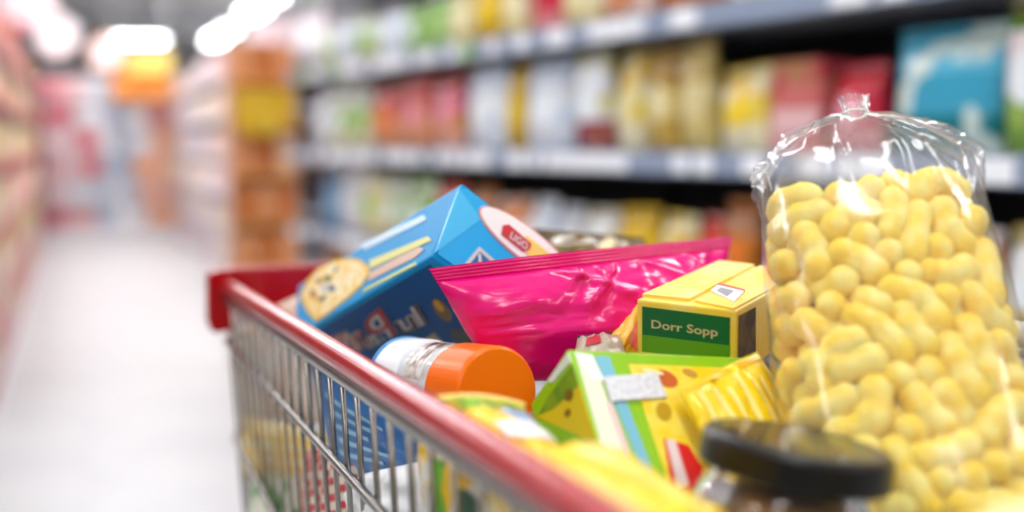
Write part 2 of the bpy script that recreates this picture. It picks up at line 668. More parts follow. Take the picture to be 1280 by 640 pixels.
B_BLUE = bm_('teal_print', (20, 120, 130), (60, 160, 190), (90, 185, 215), blot=(206, 222, 214), ns=11)
B_WG = bm_('white_green_print', (120, 160, 50), (150, 180, 80), (240, 232, 228), (240, 225, 225), (90, 140, 30), blot=(225, 120, 120), ns=7)
L_WHITE = mat('label_white', (232, 238, 240), 0.4)
L_PINK = mat('label_pink', (236, 150, 165), 0.4)
L_CREAM = mat('label_cream', (235, 222, 170), 0.4)
L_YEL = mat('label_yellow', (240, 205, 40), 0.4)
L_RED = mat('label_red', (200, 30, 50), 0.4)
L_GREEN = mat('label_green', (140, 190, 60), 0.4)
L_ORANGE = mat('label_orange', (230, 120, 40), 0.4)
L_DARK = mat('label_dark', (60, 50, 45), 0.5)
B_RED = bm_('red_print', (225, 140, 145), (205, 40, 65), (190, 20, 45), ns=8)
B_PINKC = bm_('pink_cream_print', (215, 150, 150), (232, 185, 185), (205, 110, 105), (175, 115, 80), blot=(190, 70, 80), ns=12)
B_YELW = bm_('yellow_white_print', (235, 225, 190), (240, 215, 90), (225, 180, 30), blot=(245, 235, 190), ns=14)
B_BEIGE = bm_('beige_print', (212, 190, 120), (222, 205, 150), (190, 160, 90), blot=(200, 175, 95), ns=10)
B_OLIVE = bm_('gold_print', (200, 165, 70), (215, 190, 110), (185, 145, 60), blot=(150, 110, 50), ns=12)
B_WHT = bm_('white_silver_print', (220, 222, 228), (238, 240, 244), (225, 230, 238), blot=(190, 205, 225), ns=9)
B_WHT2 = bm_('white_maroon_print', (150, 45, 60), (225, 225, 232), (236, 238, 244), blot=(215, 205, 120), ns=8)
B_SALM = bm_('salmon_print', (205, 130, 85), (222, 150, 115), (220, 120, 110), (185, 15, 30), ns=10)
B_SALM2 = bm_('salmon_red_print', (225, 165, 150), (205, 135, 75), (238, 130, 150), (180, 15, 35), ns=10)
B_GRNW = bm_('green_white_print', (200, 190, 130), (150, 195, 60), (205, 215, 190), blot=(235, 238, 230), ns=10)
B_GRN = bm_('green_print', (120, 170, 60), (150, 195, 80), (110, 160, 50), blot=(210, 225, 190), ns=11)
B_GRY = bm_('grey_white_print', (200, 200, 205), (222, 224, 228), (205, 208, 214), blot=(240, 240, 244), ns=10)
B_YEL = bm_('strong_yellow_print', (200, 160, 20), (235, 195, 30), (225, 180, 20), ns=10)
B_PALEY = bm_('pale_yellow_print', (225, 205, 140), (238, 225, 170), (230, 215, 150), blot=(245, 240, 215), ns=10)
B_ORG = bm_('orange_brown_print', (200, 110, 30), (220, 125, 30), (190, 130, 90), blot=(150, 90, 30), ns=10)
B_ORW = bm_('orange_white_print', (215, 150, 110), (232, 200, 190), (220, 130, 60), blot=(238, 225, 220), ns=10)
B_REDW = bm_('red_white_print', (225, 60, 40), (235, 200, 190), (220, 50, 35), ns=10)
B_BLUE2 = bm_('mid_blue_print', (70, 130, 170), (120, 165, 195), (60, 115, 160), ns=10)
B_WYEL = bm_('white_gold_print', (200, 165, 50), (225, 215, 190), (235, 235, 235), blot=(215, 190, 100), ns=10)

MID = 'on the middle shelf behind the trolley'
put_row(3, [
    (1212, 1300, -10, 'bag', B_WG, L_WHITE, 'large white and green bag with pink print'),
    (1068, 1224, 34, 'bag', B_BLUE, None, 'large teal blue bag with white patch'),
    (1002, 1068, 80, 'bag', B_RED, L_PINK, 'red bag with pink label beside the teal bag'),
    (936, 1004, 78, 'carton', B_PINKC, None, 'pink and brown printed carton beside the red bag'),
    (866, 932, 84, 'bag', B_YELW, L_YEL, 'short yellow and white bag'),
    (822, 864, 52, 'bag', B_BEIGE, None, 'tall beige bag left of the short yellow bag'),
    (776, 822, 60, 'bag', B_OLIVE, L_CREAM, 'gold bag with cream label'),
    (738, 776, 66, 'bag', B_YELW, L_CREAM, 'slim yellow and cream bag'),
    (690, 738, 66, 'bag', B_WHT2, L_WHITE, 'white bag with maroon foot'),
    (628, 690, 74, 'bag', B_WHT, L_WHITE, 'round white bag'),
    (610, 628, 84, 'bag', B_YEL, None, 'thin yellow packet between two white bags'),
    (556, 610, 82, 'bag', B_WHT, L_WHITE, 'white bag right of the red topped packs'),
    (518, 556, 92, 'bag', B_SALM2, L_PINK, 'red topped pack with pink label'),
    (482, 518, 95, 'bag', B_SALM, L_PINK, 'red topped salmon pack'),
    (444, 482, 108, 'bag', B_SALM, L_ORANGE, 'salmon coloured pack'),
    (418, 444, 112, 'bag', B_GRNW, L_GREEN, 'green and white pack with lime label'),
    (392, 418, 112, 'bag', B_GRNW, L_WHITE, 'pale green pack'),
    (372, 392, 120, 'bag', B_GRY, L_WHITE, 'grey white pack at the far end'),
], 'packs on the middle shelf', MID)
TOPN = 'on the upper shelf behind the trolley'
put_row(4, [
    (1150, 1300, -140, 'bag', B_GRN, None, 'large green bag out at the right'),
    (990, 1150, -120, 'bag', B_ORW, None, 'large orange and white bag'),
    (870, 990, -90, 'bag', B_YELW, L_RED, 'yellow bag with red label'),
    (790, 870, -60, 'bag', B_ORG, None, 'orange brown bag'),
    (722, 790, -60, 'bag', B_ORW, L_ORANGE, 'orange footed white bag'),
    (676, 722, -40, 'bag', B_PALEY, L_CREAM, 'pale yellow bag right of the red one'),
    (634, 676, -40, 'bag', B_RED, L_RED, 'red and rose bag'),
    (600, 634, -30, 'bag', B_PALEY, None, 'pale yellow bag left of the red one'),
    (566, 600, -30, 'bag', B_YEL, L_YEL, 'bright yellow bag'),
    (540, 566, -10, 'bag', B_PALEY, None, 'cream bag left of the bright yellow one'),
    (508, 540, -5, 'bag', B_GRN, L_GREEN, 'green bag with lime label'),
    (484, 508, 8, 'bag', B_GRN, L_WHITE, 'green bag with white label'),
    (450, 484, 12, 'bag', B_WHT, L_WHITE, 'white bag right of the lime labelled pack'),
    (426, 450, 22, 'bag', B_GRNW, L_GREEN, 'pale pack with lime label'),
    (398, 426, 26, 'bag', B_WHT, L_WHITE, 'white pack near the far end'),
    (374, 398, 40, 'bag', B_GRNW, L_WHITE, 'pale green pack at the far end'),
], 'packs on the upper shelf', TOPN)
LOWN = 'on the lower shelf behind the trolley'
put_row(2, [
    (1225, 1300, 283, 'bag', B_WYEL, L_WHITE, 'white and gold bag at the right'),
    (1120, 1225, 283, 'bag', B_ORW, None, 'orange and white bag behind the puffs'),
    (1010, 1120, 279, 'bag', B_YELW, None, 'yellow and white bag behind the puffs'),
    (920, 1010, 261, 'bag', B_BLUE2, L_WHITE, 'mid blue bag beside the puffs'),
    (872, 920, 249, 'bag', B_ORG, L_ORANGE, 'orange brown bag beside the blue one'),
    (842, 872, 269, 'bag', B_REDW, L_WHITE, 'red and white bag'),
    (796, 842, 267, 'bag', B_YELW, L_CREAM, 'cream topped yellow bag'),
    (746, 796, 259, 'bag', B_YEL, L_YEL, 'bright yellow bag'),
    (702, 746, 261, 'bag', B_WYEL, L_WHITE, 'white bag with gold foot'),
    (668, 702, 257, 'bag', B_GRY, L_WHITE, 'grey white bag'),
    (636, 668, 247, 'bag', B_WHT, L_WHITE, 'taller white bag'),
    (598, 636, 247, 'bag', B_ORW, L_PINK, 'pale orange bag with pink label'),
    (560, 598, 234, 'bag', B_ORG, L_WHITE, 'orange bag with white label'),
    (520, 556, 230, 'bag', B_REDW, L_RED, 'bright red bag'),
    (488, 520, 220, 'bag', B_GRN, L_WHITE, 'green bag with white label'),
    (458, 488, 222, 'bag', B_GRNW, L_WHITE, 'pale green bag'),
    (430, 458, 218, 'bag', B_PALEY, L_GREEN, 'beige bag with green label'),
    (404, 430, 216, 'bag', B_GRY, None, 'grey bag'),
    (382, 404, 211, 'bag', B_BLUE2, None, 'slim blue bag at the far end'),
], 'packs on the lower shelf', LOWN)
TOP2 = 'on the topmost shelf behind the trolley'
put_row(5, [(300 + 34 * i, 332 + 34 * i, -200, 'bag', (B_WHT, B_GRNW, B_PALEY, B_GRY)[i % 4], L_WHITE,
             ORD[i] + ' pale bag from the far end') for i in range(2, 9)], 'packs on the topmost shelf', TOP2)
BOT = 'on the second lowest shelf behind the trolley'
put_row(1, [(380 + 36 * i, 412 + 36 * i, 300 + 6 * i, 'bag', (B_ORG, B_YEL, B_GRN, B_REDW)[i % 4], L_WHITE,
             ORD[i] + ' bag from the far end') for i in range(0, 12)], 'packs on the second lowest shelf', BOT)

# ---- distant gondolas along the aisle ----
A_R = aisle(0, 0).dot(ACROSS) + Vector((-4.2, 14, 0)).dot(ACROSS)       # offset of the right shelves' front edge
A_L = Vector((-2.88, 6.4, 0)).dot(ACROSS)                                # and of the left ones
FAR_SH = (0.12, 0.45, 0.78, 1.11, 1.44, 1.77)
PALE_BACK = mat('pale_back_panel', (206, 200, 202), 0.6)
PALE_RAIL = mat('pale_price_rail', (206, 204, 210), 0.4)
RED_RAIL = mat('red_price_rail', (176, 74, 72), 0.4)
gondola('gondola_shelf', aisle(7.2, A_R), AISLE, -ACROSS, 8.0, 0.4, FAR_SH, 'distant pale shelving along the right side of the aisle', 2.1,
        tags=False, back=PALE_BACK, fascia=PALE_RAIL)
gondola('gondola_shelf', aisle(5.2, A_L), AISLE, ACROSS, 10.0, 0.4, FAR_SH, 'red shelving along the left side of the aisle', 2.1,
        tags=False, upright=REDUP_M, back=mat('red_back_panel', (176, 100, 92), 0.6), fascia=RED_RAIL)
BACK_A = 15.6
gondola('gondola_shelf', aisle(BACK_A, A_L - 1.2), ACROSS, -AISLE, 4.6, 0.4, FAR_SH, 'shelving across the far end of the aisle', 2.1,
        tags=False, back=PALE_BACK, fascia=PALE_RAIL)

PAL_R = [('white', (236, 234, 234)), ('pale pink', (226, 200, 204)), ('pale grey', (206, 204, 210)), ('cream', (232, 222, 190)), ('grey blue', (150, 170, 192)),
         ('pale rose', (214, 176, 180)), ('light lilac', (206, 198, 214))]
PAL_L = [('olive yellow', (190, 180, 90)), ('brick red', (176, 60, 56)), ('rose', (206, 140, 140)), ('pale green', (180, 190, 130)), ('cream', (226, 216, 170)), ('crimson', (190, 40, 60))]
PAL_B = {0: [('rose', (206, 150, 152)), ('dusty pink', (214, 170, 172)), ('crimson', (196, 80, 90)), ('pale grey', (214, 210, 214))],
         1: [('grey blue', (150, 172, 196)), ('pale grey', (204, 208, 214)), ('slate', (120, 140, 165)), ('white', (232, 234, 238))],
         2: [('orange', (224, 140, 80)), ('salmon', (224, 150, 130)), ('coral red', (214, 100, 95)), ('peach', (236, 190, 150))]}
cb = box_bm(-0.5, 0.5, -0.5, 0.5, 0, 1, 0.02)
CART_ME = bpy.data.meshes.new('carton_box')
cb.to_mesh(CART_ME)
cb.free()
CART_ME.materials.append(None)


def far_pack(name, loc, rz, w, d, h, cname, c, label, group):
    o = bpy.data.objects.new(name, CART_ME)
    link(o)
    o.location = loc
    o.rotation_euler = (0, 0, rz)
    o.scale = (w, d, h)
    o.material_slots[0].link = 'OBJECT'
    o.material_slots[0].material = mat('pack_' + cname.replace(' ', '_'), c, 0.45, c2=tuple(min(255, int(x * 0.75 + 70)) for x in c), nscale=2.2, lo=0.45, hi=0.6)
    tag(o, label, 'pack', group)
    return o


def fill(a0, a1, off, side, pal, where, group, wmin, wmax, seed, lv=(0, 1, 2, 3, 4, 5)):
    rr = random.Random(seed)
    for k in lv:
        z = FAR_SH[k]
        a = a0
        n = 0
        while a < a1:
            n += 1
            w = rr.uniform(wmin, wmax)
            cname, c = rr.choice(pal)
            h = rr.uniform(0.18, 0.27)
            far_pack('shelf_pack', aisle(a + w / 2, off + side * 0.12, z), ROT_A, 0.15, w * 0.94, h, cname, c,
                     '%s pack, %s from the near end, %s board of the %s' % (cname, ordinal(n), ORDS[k], where), group)
            a += w


fill(7.3, 15.0, A_R, 1, PAL_R, 'pale right shelving', 'packs on the distant right shelves', 0.34, 0.5, 5)
fill(5.3, 15.0, A_L, -1, PAL_L, 'red left shelving', 'packs on the distant left shelves', 0.42, 0.62, 6)
rr = random.Random(9)
for k in range(0, 6):
    s = A_L + 0.0
    n = 0
    while s < A_R + 0.6:
        n += 1
        w = rr.uniform(0.16, 0.27)
        f = (s - A_L) / (A_R - A_L)
        pal = PAL_B[0 if f < 0.38 else (1 if f < 0.7 else 2)]
        cname, c = rr.choice(pal)
        far_pack('shelf_pack', aisle(BACK_A + 0.12, s + w / 2, FAR_SH[k]), ROT_A, w * 0.95, 0.15, rr.uniform(0.2, 0.28), cname, c,
                 '%s pack, %s from the left, %s board of the end shelving' % (cname, ordinal(n), ORDS[k]), 'packs at the far end of the aisle')
        s += w

# ---- promotional stand with orange packs ----
ST = W(332, 330, 6.0)
ST.z = 0
st = empty('display_stand', ST, 'slim free standing display rack full of orange packs at the shelf end', 'display', None, ROT_A)
ORANGE_CARD = mat('orange_card', (232, 140, 50), 0.5)
bm_obj('back_board', box_bm(-0.17, 0.17, 0.13, 0.15, 0, 1.74), mat('peach_card', (232, 196, 170), 0.5), st)
for s in (-1, 1):
    bm_obj('side_board', box_bm(s * 0.17 - 0.006, s * 0.17 + 0.006, -0.02, 0.15, 0, 1.72), mat('peach_card', (232, 196, 170), 0.5), st)
STZ = (0.3, 0.55, 0.8, 1.05, 1.3, 1.53)
for z in STZ:
    bm_obj('tray', box_bm(-0.164, 0.164, -0.13, 0.13, z - 0.02, z), mat('tray_card', (240, 170, 90), 0.5), st)
Ms = Matrix.Rotation(ROT_A, 3, 'Z')
for k, z in enumerate(STZ):
    for i in (-1, 0, 1):
        cname, c = (('orange', (226, 120, 22)), ('burnt orange', (196, 96, 20)), ('golden yellow', (226, 176, 6)), ('peach', (238, 170, 120)))[
            2 if k == 4 else (3 if (k == 3 and i == 1) else (i + k) % 2)]
        far_pack('snack_pack', ST + Ms @ Vector((i * 0.105, -0.04, z)), ROT_A, 0.095, 0.12, 0.19, cname, c,
                 '%s pack in the slim display rack, %s tray from the floor, %s' % (cname, ORDS[k], ('left', 'middle', 'right')[i + 1]), 'packs in the display rack')
fy = far_pack('snack_pack', W(324, 168, 5.74), ROT_A, 0.2, 0.1, 0.19, 'golden yellow', (226, 176, 6), 'wide golden yellow box at the front of the display rack', 'packs in the display rack')

# ---- hanging signs over the far aisle ----
PINKW = mat('sign_white_pink', (244, 226, 228), 0.5)
SIGN_OR = mat('sign_orange', (240, 150, 60), 0.5)
SIGN_YE = mat('sign_yellow', (244, 214, 110), 0.5)
SIGN_RED = mat('sign_red', (205, 50, 60), 0.5)


def round_sign(px, py, d, rad, m, edge, label):
    c = W(px, py, d)
    r = empty('hanging_sign', c, label, 'sign')
    V, F = lathe(c, -CD, [(-0.03, rad * 0.96), (-0.02, rad), (0.02, rad), (0.03, rad * 0.97)], 32)
    mesh_obj('rim', V, F, edge, r)
    V, F = lathe(c - CD * 0.03, -CD, [(-0.002, rad * 0.86), (0.006, rad * 0.85)], 32)
    mesh_obj('face', V, F, m, r)
    V, F = tube([c + Vector((0, 0, rad * 0.9)), Vector((c.x, c.y, 3.6))], 0.006, 6)
    mesh_obj('cord', V, F, STEEL, r)


round_sign(34, 2, 9.0, 0.22, PINKW, PINKW, 'large pale pink round sign hanging at the top left')
round_sign(72, 46, 11.0, 0.2, PINKW, mat('sign_grey', (220, 214, 216), 0.5), 'second pale round sign hanging behind the first')
round_sign(134, 68, 13.0, 0.2, PINKW, SIGN_OR, 'pink round sign with orange rim under the strip lamp')
for (x0, x1, y0, y1, d, m, nm, lab) in ((158, 214, 66, 92, 14.2, SIGN_YE, 'header_board', 'yellow header board above the far shelves'),
                                        (140, 216, 92, 124, 14.4, SIGN_OR, 'header_board', 'orange header board below the yellow one'),
                                        (12, 24, 26, 42, 8.4, SIGN_RED, 'hanging_sign', 'small red sign hanging at the left')):
    A, B = W(x0, y1, d), W(x1, y0, d)
    c = (A + B) / 2
    r = empty(nm, c, lab, 'sign')
    w, h = (B.x - A.x) / 2, (B.z - A.z) / 2
    bm_obj('board', box_bm(-w, w, -0.02, 0.02, -h, h, 0.006), m, r)
    bm_obj('frame', box_bm(-w - 0.012, w + 0.012, 0.005, 0.025, -h - 0.012, h + 0.012, 0.004), STEEL, r)
    for s in (-1, 1):
        bm_obj('cord', box_bm(s * w * 0.8 - 0.004, s * w * 0.8 + 0.004, 0.01, 0.018, h, 3.6 - c.z), STEEL, r)

# ---------------------------------------------------------------- shopping trolley
RF = Vector((-0.336, 1.290, 0))           # front-left corner of the rim, seen from the handle
DN = Vector((0.365, -0.882, 0)).normalized()
VV = Vector((-DN.y, DN.x, 0))
LEN, WID = 1.12, 0.50


def rim_z(s):
    return 1.039 + s * 0.0246


def cp(s, t, drop=0.0):
    """point of the trolley: s from the front to the handle, t from left to right, drop below the rim; walls lean in"""
    k = 0.05 * drop
    s2 = s + k * (1 - 2 * s / LEN)
    t2 = t + k * (1 - 2 * t / WID)
    p = RF + DN * s2 + VV * t2
    return Vector((p.x, p.y, rim_z(s) - drop))


cart = empty('shopping_trolley', RF + DN * LEN / 2 + VV * WID / 2, 'chrome wire shopping trolley with red plastic rim loaded with groceries', 'shopping cart')
BDROP = 0.40


def loop(drop_f, drop_b, out=0.0, rad=0.05, n=7):
    """rounded loop around the basket at a drop below the rim"""
    cs = ((0, 0, 1, 1), (0, WID, 1, -1), (LEN, WID, -1, -1), (LEN, 0, -1, 1))
    pts = []
    for i, (s, t, a, b) in enumerate(cs):
        for k in range(n):
            th = math.pi / 2 * k / (n - 1)
            if i % 2 == 1:
                th = math.pi / 2 - th
            # quarter circle round the corner
            ss = s + a * (rad - rad * math.cos(th)) if True else s
            tt = t + b * (rad - rad * math.sin(th))
            ss -= a * out * math.cos(th)
            tt -= b * out * math.sin(th)
            dr = drop_f + (drop_b - drop_f) * min(1, max(0, ss / LEN))
            pts.append(cp(ss, tt, dr))
    # order: start at corner 0 going from the left side to the front
    return pts


def ordered_loop(df, db, out=0.0, rad=0.05, n=7):
    q = loop(df, db, out, rad, n)
    c0, c1, c2, c3 = q[:n], q[n:2 * n], q[2 * n:3 * n], q[3 * n:]
    # c0: th 0 -> s=0 side? make every corner run clockwise: left side -> front -> right -> back
    def near(p, a, b):
        return (p - a).length < (p - b).length
    seq = []
    for c, prev in ((c0, cp(LEN / 2, 0, df)), (c1, cp(0, WID / 2, df)), (c2, cp(LEN / 2, WID, df)), (c3, cp(LEN, WID / 2, df))):
        if (c[0] - prev).length > (c[-1] - prev).length:
            c = c[::-1]
        seq += c
    return seq


# red plastic sleeve over the left, right and back rim, chrome rod beneath it
for t in (0, WID):
    pts = [cp(s, t) for s in np.linspace(0.0, LEN, 10)]
    V, F = tube(pts, 0.0092, 20)
    mesh_obj('rim_sleeve', V, F, RED_PLASTIC if t == 0 else mat('pale_rim', (214, 208, 204), 0.3, coat=0.4), cart, smooth=True)
V, F = tube([cp(LEN, t) for t in np.linspace(0, WID, 6)], 0.0092, 20)
mesh_obj('rim_sleeve', V, F, RED_PLASTIC, cart, smooth=True)
V, F = tube(ordered_loop(0.0135, 0.0135, 0.0, 0.03), 0.0058, 10, closed=True)
mesh_obj('rim_rod', V, F, CHROME, cart, smooth=True)
V, F = tube(ordered_loop(0.062, 0.094, 0.005, 0.035), 0.0036, 10, closed=True)
mesh_obj('side_rod', V, F, CHROME, cart, smooth=True)
V, F = tube(ordered_loop(0.172, 0.27, 0.005, 0.035), 0.0036, 10, closed=True)
mesh_obj('side_rod', V, F, CHROME, cart, smooth=True)
V, F = tube(ordered_loop(0.29, 0.36, 0.005, 0.035), 0.0036, 10, closed=True)
mesh_obj('side_rod', V, F, CHROME, cart, smooth=True)
V, F = tube(ordered_loop(BDROP, BDROP, 0.0, 0.035), 0.0045, 10, closed=True)
mesh_obj('base_rod', V, F, CHROME, cart, smooth=True)
# upright wires
WR = 0.0021
for t in (0, WID):
    for i in range(28):
        s = 0.025 + i * 0.0388
        V, F = tube([cp(s, t, d) for d in (0.010, 0.1, 0.2, 0.3, BDROP)], WR, 8)
        mesh_obj('wire', V, F, CHROME, cart, smooth=True)
for s in (0, LEN):
    for i in range(12):
        t = 0.035 + i * 0.0391
        V, F = tube([cp(s, t, d) for d in (0.010, 0.1, 0.2, 0.3, BDROP)], WR, 8)
        mesh_obj('wire', V, F, CHROME, cart, smooth=True)
for i in range(13):
    t = 0.02 + i * 0.0383
    V, F = tube([cp(s, t, BDROP) for s in (0, LEN)], WR, 6)
    mesh_obj('wire', V, F, CHROME, cart, smooth=True)
for i in range(5):
    s = 0.1 + i * 0.2
    V, F = tube([cp(s, t, BDROP + 0.006) for t in (0, WID)], 0.003, 6)
    mesh_obj('base_rod', V, F, CHROME, cart, smooth=True)

# red bumper across the front with short returns round both corners
prof = [(-0.020, 0.012), (-0.016, 0.0165), (-0.008, 0.0185), (0.008, 0.0185), (0.010, 0.016), (0.010, -0.036), (0.006, -0.05), (-0.012, -0.053), (-0.018, -0.05), (-0.0215, -0.04)]
path = []
for k in range(2):
    path.append((0.034 - 0.012 * k, 0.0, (0, -1)))
for k in range(7):
    th = math.pi / 2 * k / 6
    path.append((0.015 - 0.015 * math.sin(th), 0.015 - 0.015 * math.cos(th), (-math.sin(th), -math.cos(th))))
for k in range(7):
    th = math.pi / 2 * k / 6
    path.append((0.015 - 0.015 * math.cos(th), WID - 0.015 + 0.015 * math.sin(th), (-math.cos(th), math.sin(th))))
for k in range(2):
    path.append((0.022 + 0.012 * k, WID, (0, 1)))
V, F = [], []
for (s, t, (ns, nt_)) in path:
    for (o_, z) in prof:
        p = RF + DN * (s - ns * o_) + VV * (t - nt_ * o_)
        V.append(Vector((p.x, p.y, rim_z(s) + z)))
m_ = len(prof)
for i in range(len(path) - 1):
    for k in range(m_):
        F.append((i * m_ + k, i * m_ + (k + 1) % m_, (i + 1) * m_ + (k + 1) % m_, (i + 1) * m_ + k))
F.append(tuple(range(m_))[::-1])
F.append(tuple((len(path) - 1) * m_ + k for k in range(m_)))
bmp = mesh_obj('front_bumper', V, F, RED_PLASTIC, cart)
# handle, under-frame and castors (below and behind the picture)
for t in (0.01, WID - 0.01):
    V, F = tube([cp(LEN - 0.01, t, 0.01), cp(LEN + 0.03, t, -0.01), cp(LEN + 0.07, t, -0.015)], 0.009, 10)
    mesh_obj('handle_bracket', V, F, CHROME, cart, smooth=True)
V, F = tube([cp(LEN + 0.07, t, -0.015) for t in np.linspace(-0.005, WID + 0.005, 8)], 0.013, 14)
mesh_obj('handle', V, F, RED_PLASTIC, cart, smooth=True)
for t in (0.05, WID - 0.05):
    a, b, c, d = cp(LEN - 0.05, t, BDROP - 0.02), cp(LEN - 0.12, t, 0.72), cp(LEN - 0.16, t, 0.86), cp(0.12, t, 0.86)
    V, F = tube([a, b, c, (c + d) / 2, d], 0.011, 10)
    mesh_obj('under_frame', V, F, CHROME, cart, smooth=True)
    V, F = tube([cp(0.45, t, BDROP), cp(0.6, t, 0.6), cp(0.72, t, 0.86)], 0.009, 10)
    mesh_obj('under_frame', V, F, CHROME, cart, smooth=True)
    for q in (c, d):
        V, F = tube([q, Vector((q.x, q.y, 0.11))], 0.012, 10)
        f = mesh_obj('castor_fork', V, F, STEEL, cart, smooth=True)
        V, F = lathe(Vector((q.x, q.y, 0.06)) - VV * 0.014, VV, [(0, 0.045), (0.004, 0.06), (0.024, 0.06), (0.028, 0.045)], 24)
        mesh_obj('wheel', V, F, mat('grey_rubber', (80, 80, 82), 0.6), cart)

# ---------------------------------------------------------------- groceries in the trolley
# blue carton
BC = {(0, 0, 0): W(539, 321, .84), (1, 0, 0): W(578, 229, .871), (0, 1, 0): W(725, 447, .894), (0, 0, 1): W(366, 424, 1.05)}


def plane_hit(px, py, a, b, c):
    return ray_plane(px, py, a, (b - a).cross(c - a).normalized())


BC[1, 0, 1] = plane_hit(373, 357, BC[0, 0, 0], BC[1, 0, 0], BC[0, 0, 1])
BC[1, 1, 0] = plane_hit(762, 373, BC[0, 0, 0], BC[1, 0, 0], BC[0, 1, 0])
BC[0, 1, 1] = plane_hit(523, 512, BC[0, 0, 0], BC[0, 1, 0], BC[0, 0, 1])
BC[1, 1, 1] = BC[0, 1, 1] + (BC[1, 0, 1] - BC[0, 0, 1])
blue = empty('cereal_box', sum(BC.values(), Vector()) / 8, 'tilted bright blue carton with round noodle picture and red lettering', 'box')
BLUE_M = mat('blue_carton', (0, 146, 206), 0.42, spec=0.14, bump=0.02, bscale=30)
hexa('carton', BC, BLUE_M, blue, 0.0022)
f_top = Face(BC[0, 0, 0], BC[1, 0, 0], BC[0, 0, 1])
f_side = Face(BC[0, 0, 0], BC[0, 1, 0], BC[0, 0, 1])
f_end = Face(BC[0, 0, 0], BC[1, 0, 0], BC[0, 1, 0])
DEEP = mat('deep_blue_side', (0, 82, 146), 0.45, spec=0.12)  # side face takes a deeper blue than the top
f_side.patch('side_sheet', [(537, 331), (372, 428), (520, 505), (700, 438)], DEEP, blue, 0.0004)
NOOD = mat('noodle_picture', (232, 190, 62), 0.4, c2=(240, 228, 190), nscale=110, lo=0.42, hi=0.58)
ov = [(85, 360), (130, 270), (200, 195), (320, 130), (420, 118), (490, 135), (545, 180), (540, 235), (500, 300), (420, 375), (330, 445), (250, 510), (185, 545), (130, 480), (90, 400)]
picture = f_top.patch('noodle_picture', [(360 + x / 5.333, 300 + y / 5.333) for x, y in ov], mat('picture_border', (226, 178, 40), 0.4), blue, 0.0006)
cx, cy = 418, 361
f_top.patch('noodles', [(cx + (360 + x / 5.333 - cx) * 0.9, cy + (300 + y / 5.333 - cy) * 0.9) for x, y in ov], NOOD, blue, 0.0010)
for (x, y, a, b, c) in ((411, 349, 5, 3.5, (60, 80, 70)), (393, 368, 4, 6, (170, 110, 60)), (416, 361, 4, 5, (90, 100, 120)), (404, 374, 6, 3, (120, 105, 90)), (400, 352, 4, 4, (150, 120, 60)), (421, 338, 4, 2.5, (150, 140, 120)), (408, 361, 5, 5, (190, 195, 200))):
    f_top.ellipse('garnish', x, y, a, b, -0.6, mat('garnish_%d_%d' % (c[0], c[1]), c, 0.5), blue, 0.0014, 12)
for pts, c, nm in (([(462, 326), (535, 296), (540, 301), (464, 336)], (214, 208, 120), 'yellow_stripe'), ([(463, 340), (524, 309), (531, 312), (520, 322), (461, 352)], (206, 170, 150), 'rose_stripe'),
                   ([(455, 362), (520, 328), (521, 331), (454, 366)], (200, 205, 110), 'lime_stripe'), ([(452, 305), (530, 269), (534, 275), (456, 313)], (190, 215, 232), 'painted_highlight')):  # the pale blue-white strip is a highlight painted on the top face
    f_top.patch(nm, pts, mat(nm, c, 0.4), blue, 0.0007)
# lettering along the dark side
LET_W = mat('letter_white', (214, 206, 196), 0.4)
LET_R = mat('letter_red', (166, 20, 34), 0.4)
LET_K = mat('letter_dark', (46, 34, 32), 0.4)
for body, pa, pb, h, m in (('Pin', (430, 448), (464, 430), 32, LET_R), ('ta', (456, 440), (484, 427), 24, mat('letter_blue', (20, 70, 110), 0.4)), ('q', (472, 432), (497, 416), 38, LET_R), ('ul', (503, 418), (537, 403), 27, LET_K)):
    f_side.text('lettering', body, pa, pb, h, LET_W, blue, 0.0008, 0.05, up=(-0.55, -0.83))
    f_side.text('lettering', body, pa, pb, h, m, blue, 0.0012, 0.0, up=(-0.55, -0.83))
f_side.ellipse('side_emblem', 553, 387, 17, 8, 0.9, mat('emblem_brown', (120, 88, 40), 0.4), blue, 0.0008, 20)
f_side.ellipse('side_emblem', 549, 381, 9, 4, 0.9, mat('emblem_gold', (206, 160, 30), 0.4), blue, 0.0012, 20)
f_side.ellipse('side_emblem', 577, 420, 16, 9, 0.5, mat('emblem_black', (26, 38, 40), 0.4), blue, 0.0008, 20)
f_side.patch('side_emblem', [(531, 424), (543, 415), (558, 432), (546, 438)], mat('emblem_sand', (176, 160, 120), 0.4), blue, 0.0008)
# end flap with oval badge
SKY = mat('end_flap_blue', (22, 172, 236), 0.3, coat=0.3)
flap = f_end.patch('end_flap', [(573, 236), (583, 236), (752, 372), (722, 437), (546, 318)], SKY, blue, 0.0012)
f_end.patch('flap_fold', [(571, 240), (575, 240), (600, 275), (546, 314), (543, 316)], mat('flap_light_blue', (70, 192, 244), 0.25, coat=0.4), blue, 0.0017)
ang = math.atan2(64, 82)
f_end.ellipse('badge_rim', 655, 305, 72, 20, ang, mat('badge_salmon', (228, 160, 150), 0.4), blue, 0.0018)
f_end.ellipse('badge', 655, 305, 69.5, 18, ang, WHITE, blue, 0.0028)
f_end.patch('badge_rays', [(655, 295), (672, 308), (694, 326), (690, 334), (666, 330), (655, 318)], mat('badge_yellow', (240, 214, 110), 0.4), blue, 0.0034)
f_end.patch('logo_panel', [(626, 283), (633, 282), (661, 306), (659, 313), (652, 316), (624, 294)], mat('logo_red', (200, 48, 58), 0.4), blue, 0.0040)
f_end.text('logo_lettering', 'LIGO', (633, 299), (654, 315), 9, mat('logo_grey', (210, 214, 220), 0.4), blue, 0.0046, 0.02, up=(0.35, -0.94))
f_end.patch('window_print', [(570, 342), (598, 309), (626, 334), (600, 360)], LET_W, blue, 0.0018)
